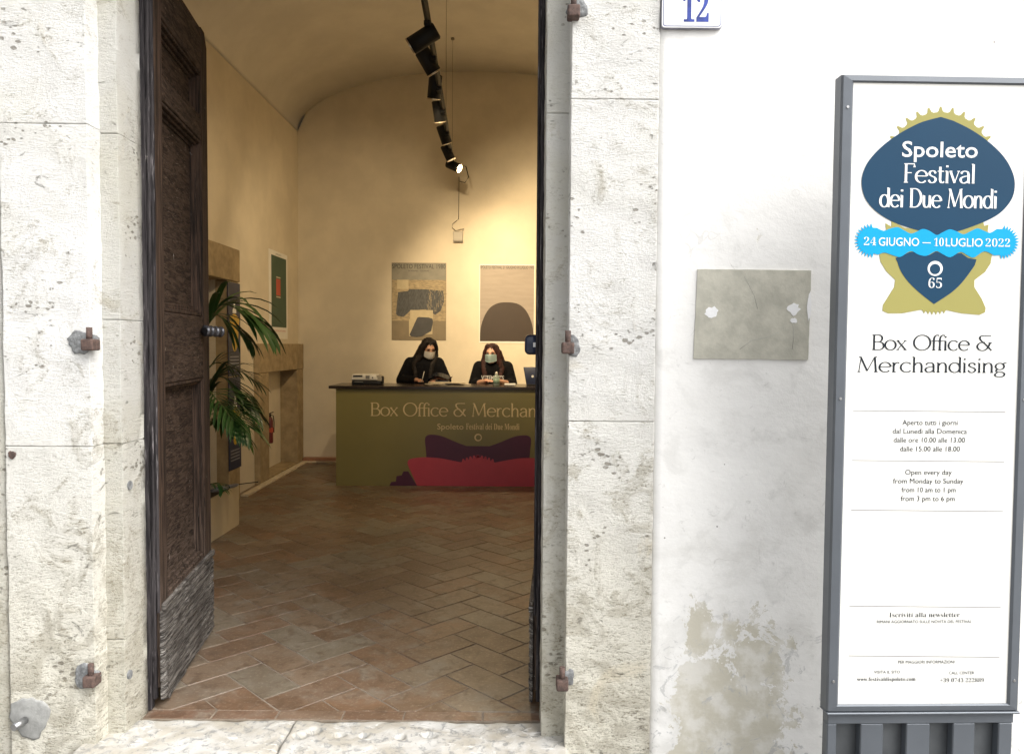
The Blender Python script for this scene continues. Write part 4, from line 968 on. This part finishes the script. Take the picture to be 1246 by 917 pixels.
# ---------------------------------------------------------------- planter and palm
pl = thing('planter', 'long cream rectangular planter on the tiles beside the door leaf', 'planter', (-2.48, 5.85, 0))
bm = bmesh.new(); box(bm, (-.22, -.5, 0), (.22, .45, .33)); 
for v in bm.verts: pass
tf = [f for f in bm.faces if f.normal.z > .9 or all(v.co.z > .32 for v in f.verts)]
r = bmesh.ops.inset_region(bm, faces=tf, thickness=.02); ex = bmesh.ops.extrude_face_region(bm, geom=tf)
for v in ex['geom']:
    if isinstance(v, bmesh.types.BMVert): v.co.z -= .05
bmesh.ops.delete(bm, geom=tf, context='FACES')
fin('trough', bm, 'planter', pl)
boxo('soil', (-.198, -.478, .2), (.198, .428, .292), 'soil', pl)
pa = thing('palm_plant', 'dark green potted palm with arching fronds behind the open door', 'plant', (-2.46, 5.85, .29))
random.seed(21)
def frond(pts, n, ll, droop, green, wid=.017, spread=1.0, start=.22):
    """pts: rachis control points relative to the plant; leaflets are separate sub-parts"""
    P3 = []
    for i in range(len(pts) - 1):
        for k in range(8):
            t = k / 8; p0, p1, p2, p3 = pts[max(i - 1, 0)], pts[i], pts[i + 1], pts[min(i + 2, len(pts) - 1)]
            P3.append(V([.5 * (2 * p1[j] + (p2[j] - p0[j]) * t + (2 * p0[j] - 5 * p1[j] + 4 * p2[j] - p3[j]) * t * t + (3 * p1[j] - p0[j] - 3 * p2[j] + p3[j]) * t ** 3) for j in range(3)]))
    P3.append(V(pts[-1]))
    fr = tubeo('frond', P3, [.008 * (1 - .8 * i / len(P3)) + .0012 for i in range(len(P3))], 'stem', pa, 6)
    for k in range(n):
        t = start + (1 - start) * (k // 2 + .5) / (n / 2); s = 1 if k % 2 else -1
        f = t * (len(P3) - 1); i = min(int(f), len(P3) - 2); c = P3[i].lerp(P3[i + 1], f - i); d = (P3[i + 1] - P3[i]).normalized()
        side = d.cross(V((0, 0, 1)))
        side = side.normalized() if side.length > .05 else V((1, 0, 0))
        l = ll * (.55 + .45 * sin(pi * min(1, t * 1.05))) * random.uniform(.85, 1.12)
        dr = (side * s * spread + d * (.55 + .5 * t) + V((0, 0, .12))).normalized()
        bm = bmesh.new(); lay = bm.loops.layers.float_color.new('tint'); p = c.copy(); rows = []
        segs = 6
        for q in range(segs + 1):
            u = q / segs; wq = wid * (sin(pi * (u * .86 + .10)) ** .7) * (1 if u < 1 else .1)
            wv = dr.cross(V((0, 0, 1)));  wv = wv.normalized() if wv.length > .1 else side
            rows.append((bm.verts.new(p - wv * wq + V((0, 0, wq * .35))), bm.verts.new(p), bm.verts.new(p + wv * wq + V((0, 0, wq * .35)))))
            dr = (dr + V((0, 0, -droop * (.5 + u)))).normalized(); p = p + dr * l / segs
        g = random.uniform(.75, 1.3); col = (green[0] * g, green[1] * g, green[2] * g)
        for a, b in zip(rows, rows[1:]):
            for q in (0, 1):
                fc = bm.faces.new((a[q], a[q + 1], b[q + 1], b[q]))
                for lp_ in fc.loops: lp_[lay] = (*col, 1)
        fin('leaflet', bm, 'leaf', fr, True)
G1, G2, G3 = (.030, .085, .018), (.018, .055, .015), (.06, .13, .012)
def at_rel(px, py, Y): return tuple(at(px, py, Y) - V((-2.46, 5.85, .29)))
frond([(0, 0, 0), (.0, -.05, .8), at_rel(262, 378, 5.8), at_rel(296, 380, 5.8), at_rel(322, 398, 5.8)], 26, .50, .20, G1, .023, .55, .42)
frond([(0, 0, 0), (-.05, .05, .6), at_rel(250, 390, 6.0), at_rel(280, 394, 6.0), at_rel(300, 410, 6.0)], 22, .40, .22, G2, .014, .6, .5)
frond([(0, 0, 0), (.05, 0, .5), at_rel(262, 462, 5.9), at_rel(286, 470, 5.9), at_rel(312, 500, 5.9)], 30, .40, .16, G2, .016, .7, .30)
frond([(0, 0, 0), (.03, -.03, .45), at_rel(256, 496, 5.7), at_rel(280, 498, 5.6), at_rel(302, 520, 5.5)], 32, .42, .18, G1, .019, .6, .30)
frond([(0, 0, 0), (.0, .05, .4), at_rel(258, 515, 5.9), at_rel(276, 512, 5.8), at_rel(298, 530, 5.8)], 22, .32, .2, G3, .014, .6, .35)
frond([(0, 0, 0), (.02, .05, .6), at_rel(255, 446, 6.1), at_rel(285, 448, 6.1), at_rel(314, 466, 6.1)], 22, .32, .12, G2, .008, .7, .45)
frond([(0, 0, 0), (.0, -.1, .6), at_rel(250, 478, 5.5), at_rel(262, 484, 5.4), at_rel(284, 512, 5.3)], 26, .36, .2, G1, .012, .8, .4)
frond([(0, 0, 0), (-.1, -.1, .5), (-.2, -.3, .8), (-.15, -.6, .8)], 20, .32, .22, G1, .015, .8, .35)
frond([(0, 0, 0), (.0, -.2, .1), at_rel(262, 588, 5.6), at_rel(272, 596, 5.55)], 14, .13, .2, G1, .009, .8, .4)
for k in range(5): tubeo('stem', [(random.uniform(-.05, .05), random.uniform(-.08, .08), 0), (random.uniform(-.05, .05), random.uniform(-.1, .1), .45)], [.014, .008], 'stem', pa, 8)
u0, u1, u2 = at(258, 597, 5.75), at(290, 589, 6.05), at(314, 586, 6.2)
um = thing('folded_umbrella', 'slim grey folded umbrella lying across the end of the planter', 'umbrella', u0)
tubeo('canopy', [V((0, 0, 0)), (u1 - u0) * .3, (u1 - u0) * .9, u1 - u0], [.012, .022, .014, .006], 'umbrella', um, 12); tubeo('tip', [u1 - u0, u2 - u0], .004, 'matt_black', um, 8)
tubeo('strap', [(u1 - u0) * .55, (u1 - u0) * .58], .0225, 'matt_black', um, 12)

# ---------------------------------------------------------------- door leaves
def leaf(label, origin, ang, s):
    """s=+1: left leaf, its panelled face looks to +x. u runs along the leaf (local y), v across (local x)"""
    D = thing('door_leaf', label, 'door', origin, 'old wooden door leaves', (0, 0, ang))
    Lg, T = .86, .064
    def B(name, u0, u1, z0, z1, v0, v1, mat='old_wood', bev=.003, seg=1):
        a, b = (min(s * v0, s * v1), u0, z0), (max(s * v0, s * v1), u1, z1)
        return boxo(name, a, b, mat, D, bev, seg)
    zb = .085
    B('stile', 0, .105, zb, 3.04, -T, 0)                                     # hinge stile
    # far stile with a cut corner
    bm = bmesh.new(); pr = [(Lg - .115, zb), (Lg, zb + .01), (Lg, 2.985), (Lg - .045, 3.05), (Lg - .115, 3.05)]
    vf = [bm.verts.new((0, u, z)) for u, z in pr]; vb = [bm.verts.new((-s * T, u, z)) for u, z in pr]; bm.faces.new(vf); bm.faces.new(vb)
    for i in range(5): bm.faces.new((vf[i], vf[(i + 1) % 5], vb[(i + 1) % 5], vb[i]))
    fin('stile', bm, 'old_wood', D)
    U0, U1 = .107, Lg - .117
    B('rail', U0, U1, 2.83, 3.045, -T, -.001, 'panel_wood'); B('rail', U0, U1, 2.50, 2.605, -T, -.001, 'panel_wood'); B('rail', U0, U1, 1.33, 1.63, -T, -.001, 'panel_wood'); B('rail', U0, U1, zb + .004, .43, -T, -.001)
    for z0, z1 in ((2.607, 2.828), (1.632, 2.498), (.432, 1.328)):
        B('panel', U0, U1, z0, z1, -.056, -.046, 'panel_wood')
        for k, (w_, vv) in enumerate(((.016, -.005), (.030, -.020), (.044, -.036))):      # stepped moulding
            B('moulding', U0, U1, z1 - w_, z1 - (0 if k == 0 else w_ - .014), -.0535 + k * .001, vv, bev=.003)
            B('moulding', U0, U1, z0 + (0 if k == 0 else w_ - .014), z0 + w_, -.0535 + k * .001, vv, bev=.003)
            B('moulding', U0 + (0 if k == 0 else w_ - .014), U0 + w_, z0 + w_, z1 - w_, -.054 + k * .001, vv - .0006, bev=.003)
            B('moulding', U1 - w_, U1 - (0 if k == 0 else w_ - .014), z0 + w_, z1 - w_, -.054 + k * .001, vv - .0006, bev=.003)
    # weathered kick board with a ragged foot and deep grain
    bm = bmesh.new(); nu, nz = 56, 150; g = []
    for i in range(nu + 1):
        col = []
        for j in range(nz + 1):
            u = -.012 + (Lg + .012) * i / nu; t = j / nz
            z = (.020 + .014 * noise.noise((u * 9, 1, 1)) + (.018 if u < .05 else 0)) * (1 - t) + .405 * t
            d = .016 + .003 * noise.noise((u * 1.2, 7, z * 30)) + .004 * noise.noise((u * 1.3, 2, z * 160)) + .005 * min(0, noise.noise((u * .9, 6, z * 60))) * 3 + .004 * noise.noise((u * 26, 2, z * 26))
            if i == 0: d *= .4; u += .012 * noise.noise((0, 3, z * 70))
            if i == nu: d *= .6
            if t > .94: d *= (1 - t) / .06 * .8 + .2
            col.append(bm.verts.new((s * d, u, z)))
        g.append(col)
    for i in range(nu):
        for j in range(nz): bm.faces.new((g[i][j], g[i + 1][j], g[i + 1][j + 1], g[i][j + 1]))
    ed = [g[i][0] for i in range(nu + 1)] + [g[nu][j] for j in range(1, nz + 1)] + [g[i][nz] for i in range(nu - 1, -1, -1)] + [g[0][j] for j in range(nz - 1, 0, -1)]
    bk = [bm.verts.new((s * .001, v.co.y, v.co.z)) for v in ed]
    for k in range(len(ed)): bm.faces.new((ed[(k + 1) % len(ed)], ed[k], bk[k], bk[(k + 1) % len(ed)]))
    bm.faces.new(bk); fin('kick_board', bm, 'grey_wood', D)
    B('weather_strip', .006, Lg - .004, .402, .432, .0005, .020, 'grey_wood', .006, 2)
    # ragged battens on the hinge edge, facing the street
    for (v0, v1, yy, zlo, sd) in ((-.066, -.030, -.022, .006, 1), (-.0285, -.014, -.014, .045, 2), (-.013, -.001, -.008, .40, 3)):
        bm = bmesh.new(); nz = 150; rows = []
        for j in range(nz + 1):
            z = zlo + (3.06 - zlo) * j / nz; j0 = .0028 * noise.noise((sd, 1, z * 21)) + .003 * noise.noise((sd, 5, z * 6)); j1 = .0018 * noise.noise((sd, 9, z * 17))
            low = max(0, .5 - z) * .012 * noise.noise((sd, 2, z * 60))
            yo = yy + .003 * noise.noise((sd, 4, z * 12)) + low
            rows.append([bm.verts.new((s * x, y, z)) for x, y in ((v0 + j0 * 1.6, .012), (v0 + j0, yo), ((v0 + v1) / 2, yo - .002), (v1 + j1, yo + .002), (v1, .012))])
        for a, b in zip(rows, rows[1:]):
            for k in range(4): bm.faces.new((a[k], a[k + 1], b[k + 1], b[k]))
        bm.faces.new(rows[0]); bm.faces.new(rows[-1]); fin('edge_batten', bm, 'edge_wood', D)
    return D
LA = R(8.5)
dl = leaf('left dark weathered door leaf, swung inward with ribbed knob and panels', (-1.432, 3.085, 0), LA, 1)
dr_ = leaf('right dark door leaf, seen edge on beside the right jamb', (.094, 3.085, 0), R(-3.5), -1)
# knob on the left leaf
kz = at(252, 403, 3.75).z
kn = bpy.data.objects.new('knob', None)
bpy.data.objects.remove(kn)
bm = bmesh.new(); ax = [V((.0, .70, kz)), V((.022, .70, kz))]
tube(bm, ax, .012, 12); k0 = V((.030, .655, kz + .002)); k1 = V((.098, .775, kz - .002)); dv = (k1 - k0)
prof = []; rad = []
for i in range(25):
    t = i / 24; prof.append(k0 + dv * t * .75); rad.append(.021 + .007 * max(0, cos(t * 2 * pi * 3)))
tube(bm, prof, rad, 20); knob = fin('knob', bm, simple('worn_iron_knob', (.10, .10, .11), .35, .2, 40, Metallic=.6), dl, True)
tubeo('knob_end', [k0 - dv * .01, k0 + dv * .01], .0155, 'matt_black', knob, 18)
# lock case on the right leaf
lc = at(644, 420, 3.72); 
bm = bmesh.new(); box(bm, (-.072, .60, 1.455), (-.002, .70, 1.553), .024, 5); lk = fin('lock_case', bm, 'navy_gloss', dr_, True)
boxo('lock_label', (-.030, .597, 1.492), (-.012, .602, 1.514), 'print_white', lk)

# ---------------------------------------------------------------- house number plate
a, b = at(804.5, 34.5, 2.78), at(880, -22, 2.78)
hp = thing('house_number_plate', 'white enamel house number plate with blue 12 above the wall', 'number plate', ((a.x + b.x) / 2, 2.782, (a.z + b.z) / 2))
hw, hh = (b.x - a.x) / 2, (b.z - a.z) / 2
def rrect(w_, h_, r_, n=5):
    return [(sx_ * (w_ - r_) + r_ * cos(a_), sz_ * (h_ - r_) + r_ * sin(a_)) for sx_, sz_, a0 in ((1, 1, 0), (-1, 1, pi / 2), (-1, -1, pi), (1, -1, 3 * pi / 2)) for a_ in [a0 + pi / 2 * k / n for k in range(n + 1)]]
plate('backing', rrect(hw, hh, .012), 'enamel_line', hp, -.001, .012); plate('plate', rrect(hw - .002, hh - .002, .011), 'enamel', hp, -.004, .003)
plate('border_line', rrect(hw - .006, hh - .006, .010), 'enamel_blue', hp, -.0046, .0004); plate('face', rrect(hw - .008, hh - .008, .009), 'enamel', hp, -.0052, .0004)
t0, t1, tb = at(830, 27, 2.78), at(862, 27, 2.78), at(830, 27, 2.78)
text(ser('12'), t0.x - hp.location.x, t1.x - hp.location.x, tb.z - hp.location.z, .098, -.0058, 'enamel_blue', hp, .006, 'numerals')

# ---------------------------------------------------------------- totem sign
SY = 2.40
tl, tr_, bl, br_ = at(1035.4, 100, SY), at(1245, 104.5, SY + .02), at(1021, 853.5, SY), at(1227, 856.5, SY + .02)
xc = (tl.x + tr_.x + bl.x + br_.x) / 4; PW = ((tr_.x - tl.x) + (br_.x - bl.x)) / 2; ZT = (tl.z + tr_.z) / 2; ZB = (bl.z + br_.z) / 2
sg = thing('totem_sign', 'tall grey framed festival box office sign standing beside the wall', 'sign', (xc, SY, -.15), None, (0, 0, R(1.6)))
def S(px, py):     # photograph pixel on the printed panel -> local x, z
    yt = lambda s: 100 + 4.5 * s
    s = .5
    for _ in range(3):
        t = (py - (100 + 4.5 * s)) / ((853.5 + 3 * s) - (100 + 4.5 * s)); l = 1035.4 + (1021 - 1035.4) * t; r_ = 1245 + (1227 - 1245) * t; s = (px - l) / (r_ - l)
    return ((s - .5) * PW, at(px, py, SY + .006 + (s - .5) * PW * math.tan(R(1.6))).z + .15)
zt, zb = ZT + .15, ZB + .15; hw = PW / 2; FR = .036
plate('panel', [(-hw, zb), (hw, zb), (hw, zt), (-hw, zt)], 'paper', sg, .006, .004)
boxo('back_plate', (-hw - .02, .011, zb - .02), (hw + .02, .052, zt + .02), 'sign_grey_dark', sg)
def bar(p0, p1, inn, ki, ka, name='frame'):
    """mitred frame bar with an outer step, p0->p1 along the outer edge; inn = inward vector"""
    bm = bmesh.new(); p0, p1, inn = V(p0), V(p1), V(inn); d = (p1 - p0).normalized()
    prof = [(0, .050), (0, .010), (.004, .0), (.030, -.002), (FR, .003), (FR, .010), (FR - .012, .050)]
    A = [bm.verts.new(p0 + inn * a * ki + d * a * ka + V((0, y, 0))) for a, y in prof]; Bq = [bm.verts.new(p1 + inn * a * ki - d * a * ka + V((0, y, 0))) for a, y in prof]
    n = len(prof)
    for i in range(n): bm.faces.new((A[i], A[(i + 1) % n], Bq[(i + 1) % n], Bq[i]))
    bm.faces.new(A); bm.faces.new(Bq); return fin(name, bm, 'sign_grey', sg)
xo, zo0, zo1 = hw + FR, zb - FR * .62, zt + FR * .60
FRz = FR
bar((-xo, 0, zo0), (-xo, 0, zo1), (1, 0, 0), 1, .64); bar((xo, 0, zo1), (xo, 0, zo0), (-1, 0, 0), 1, .64); bar((-xo, 0, zo1), (xo, 0, zo1), (0, 0, -1), .64, 1); bar((xo, 0, zo0), (-xo, 0, zo0), (0, 0, 1), .64, 1)
for zz in (zo0 + .10, (zo0 + zo1) / 2, zo1 - .10):
    for sx_ in (-1, 1): tubeo('screw', [(sx_ * (xo - .018), .000, zz), (sx_ * (xo - .018), -.0032, zz)], .0042, 'zinc', sg, 12)
# base with upright slats
bz = zo0 - .004
boxo('base_back', (-xo + .012, .046, 0), (xo - .012, .056, bz), 'sign_grey_dark', sg)
boxo('base_top_rail', (-xo + .008, .010, bz - .040), (xo - .008, .045, bz), 'sign_grey', sg, .002)
boxo('ledge', (-xo - .002, -.006, bz - .004), (xo + .002, .05, bz + .003), 'sign_grey', sg, .002)
edges_px = [(1000, 1021), (1050, 1078), (1106, 1135), (1163, 1190), (1219, 1236)]
for i, (pa_, pb_) in enumerate(edges_px):
    x0, _ = S(pa_ + 0, 900); x1, _ = S(pb_, 900)
    x0 = max(x0, -xo + .008); x1 = min(x1, xo - .008); o = boxo('slat', (x0, .012, 0), (x1, .044, bz - .041), 'sign_grey', sg, .003)
boxo('foot_plate', (-xo + .0, -.10, -.0), (xo, .18, .012), 'sign_grey', sg, .002)
def flat(name, pts, mat, lvl): return plate(name, [S(*p) for p in pts], mat, sg, .006 - .0006 * lvl, .0005)
Z1 = lambda x, y: (990 + x / 4.586, 70 + y / 4.586)
Z2 = lambda x, y: (990 + x / 4.168, 260 + y / 4.168)
# golden toothed wheel
gp = []
for k in range(31):
    a = pi - (k) * pi / 30 + 0; 
cx, cy = Z1(690, 588)
NT = 29
for k in range(NT):
    a0 = pi / 2 - 2 * pi * k / NT
    for da, rr in ((-.072, 61.5), (-.040, 63), (-.014, 68.2), (.014, 68.2), (.040, 63), (.072, 61.5)):
        a = a0 - da; gp.append((cx + rr * cos(a), cy - rr * sin(a)))
flat('gold_wheel', gp, 'gold', 1)
body = [(540, 85), (612, 108), (680, 85), (760, 70), (845, 42), (850, 62), (872, 55), (868, 85), (880, 150), (890, 212), (884, 252), (856, 296), (803, 337)] + \
       [(803, 372), (840, 430), (861, 478), (858, 500), (830, 513), (740, 505), (664, 489)]
tee = []
for k in range(6): tee += [(658 - k * 20, 492 + 4 * sin(k / 5 * pi)), (652 - k * 20, 506 + 8 * sin(k / 5 * pi)), (645 - k * 20, 494 + 6 * sin(k / 5 * pi))]
body2 = [(538, 487), (520, 490), (440, 505), (370, 505), (342, 492), (345, 462), (400, 372), (405, 335), (360, 292), (330, 242), (325, 207), (350, 150), (358, 85), (354, 48), (385, 66), (384, 38), (450, 72)]
flat('gold_body', [Z2(*q) for q in body + tee + body2], 'gold', 2)
nv = catmull([Z1(*q) for q in ((758, 354), (850, 400), (940, 460), (1020, 532), (1072, 605), (1101, 690), (1090, 780), (1035, 856), (960, 905), (850, 950), (760, 978), (700, 992), (675, 992), (610, 975), (520, 950), (420, 912), (330, 852), (275, 780), (257, 690), (280, 605), (330, 535), (400, 470), (480, 415), (570, 368), (630, 348))], 5, False)
flat('navy_shape', [Z1(690, 333)] + nv, 'navy', 3)
flat('navy_shield', [Z2(*q) for q in [(405, 225), (440, 212), (475, 195), (500, 194), (545, 215), (575, 210), (607, 192), (640, 202), (680, 222), (710, 202), (735, 200), (770, 225), (812, 232)] + catmull([(803, 262), (770, 310), (730, 360), (680, 405), (600, 458)], 4, False) + catmull([(600, 458), (530, 403), (470, 345), (432, 290), (415, 245)], 4, False)[1:]], 'navy', 3)
top = catmull([(310, 72), (345, 87), (380, 75), (415, 69), (445, 84), (480, 101), (510, 92), (540, 78), (575, 88), (610, 109), (640, 95), (675, 80), (710, 90), (745, 105), (780, 90), (815, 75), (850, 88), (880, 97), (912, 78)], 4, False)
bot = catmull([(900, 212), (850, 191), (800, 222), (770, 214), (730, 194), (680, 221), (640, 205), (607, 190), (560, 214), (520, 208), (480, 190), (430, 219), (400, 214), (350, 198), (318, 208)], 4, False)
def burst(c, a0, a1, n, r0, r1):
    o = []
    for k in range(n): 
        a = a0 + (a1 - a0) * k / (n - 1); r_ = r1 if k % 2 else r0; o.append((c[0] + r_ * cos(a), c[1] - r_ * sin(a)))
    return o
rb = burst((940, 145), R(88), R(-98), 33, 66, 88)
lb = burst((285, 137), R(-82), R(-274), 33, 66, 90)
flat('cyan_ribbon', [Z2(*q) for q in top + rb + bot + lb], 'cyan', 4)
c = Z2(604, 278); flat('white_ring', [(c[0] + 9.1 * cos(a * pi / 18), c[1] + 9.1 * sin(a * pi / 18)) for a in range(36)], 'print_white', 4)
c = Z2(603, 281); flat('ring_centre', [(c[0] + 6.3 * cos(a * pi / 18), c[1] + 6.3 * sin(a * pi / 18)) for a in range(36)], 'navy', 5)
for y in (499, 559.5, 619.8, 736.5, 797): flat('rule', [(1037.5 - (y - 499) * .012, y - .1), (1222 - (y - 499) * .014, y + 1.6), (1222 - (y - 499) * .014, y + 2.4), (1037.5 - (y - 499) * .012, y + .7)], 'rule', 1)
def T(s, x0, x1, yb, cap, mat='ink', off=0, lvl=1):
    a, b = S(x0, yb), S(x1, yb); text(s, a[0], b[0], (a[1] + b[1]) / 2, cap * PW / 208., .006 - .0006 * lvl - .0004, mat, sg, off)
def ST(s, x0, x1, yb, cap, mat, thick, thin, lvl=1):
    a, b = S(x0, yb), S(x1, yb); stext(s, a[0], b[0], (a[1] + b[1]) / 2, cap * PW / 208., .006 - .0006 * lvl - .0004, mat, sg, thick, thin)
T('Spoleto', 1094, 1184.7, 191.5, 18, 'print_white', .010, 4); ST('Festival', 1096.3, 1181, 222.6, 21.5, 'print_white', .135, .045, 4); ST('dei Due Mondi', 1068, 1207.6, 252.6, 21.5, 'print_white', .135, .045, 4)
T(ser('24'), 1048.8, 1063.5, 298.6, 9.5, 'print_white', -.016, 5); T('GIUGNO', 1066.5, 1115, 299.2, 9.6, 'print_white', .006, 5); T('—', 1119, 1129, 299.2, 9.6, 'print_white', 0, 5)
T(ser('10'), 1133, 1144.5, 299.6, 9.5, 'print_white', -.016, 5); T('LUGLIO', 1147, 1191.5, 300, 9.6, 'print_white', .006, 5); T(ser('2022'), 1195, 1224.6, 300.4, 9.5, 'print_white', -.016, 5)
T(ser('65'), 1126.8, 1143, 350.5, 12, 'print_white', -.016, 4)
ST('Box Office &', 1060.3, 1204, 425.8, 17.5, 'ink', .13, .055); ST('Merchandising', 1042.8, 1220.8, 452.6, 17.5, 'ink', .13, .055)
for s_, x0, x1, yb in (('Aperto tutti i giorni', 1097.2, 1164, 516.8), ('dal Lunedì alla Domenica', 1085.5, 1175.3, 527.4), ('dalle ore 10.00 alle 13.00', 1086.7, 1173, 538), ('dalle 15.00 alle 18.00', 1094.4, 1167, 548.8),
                       ('Open every day', 1101, 1157.3, 577.2), ('from Monday to Sunday', 1086.4, 1171.6, 587.8), ('from 10 am to 1 pm', 1096.8, 1162.3, 598.5), ('from 3 pm to 6 pm', 1095.8, 1161.2, 609.2)):
    T(s_, x0, x1, yb, 6.2, 'ink', 0)
T(ser('Iscriviti alla newsletter'), 1083, 1168.6, 750.2, 6, 'ink', -.010); T('RIMANI AGGIORNATO SULLE NOVITÀ DEL FESTIVAL', 1068, 1183.3, 757.4, 3.6, 'ink', 0)
T('PER MAGGIORI INFORMAZIONI', 1094.1, 1162.7, 806.5, 3.8, 'ink', 0); T('VISITA IL SITO', 1064.8, 1096.5, 818.6, 3.6, 'ink', 0); T('CALL CENTER', 1156, 1187, 819.6, 3.6, 'ink', 0)
T(ser('www.festivaldispoleto.com'), 1044.4, 1115.4, 827.8, 5, 'ink', -.008); T(ser('+39 0743 222889'), 1145.4, 1198.8, 829.2, 5, 'ink', -.012)
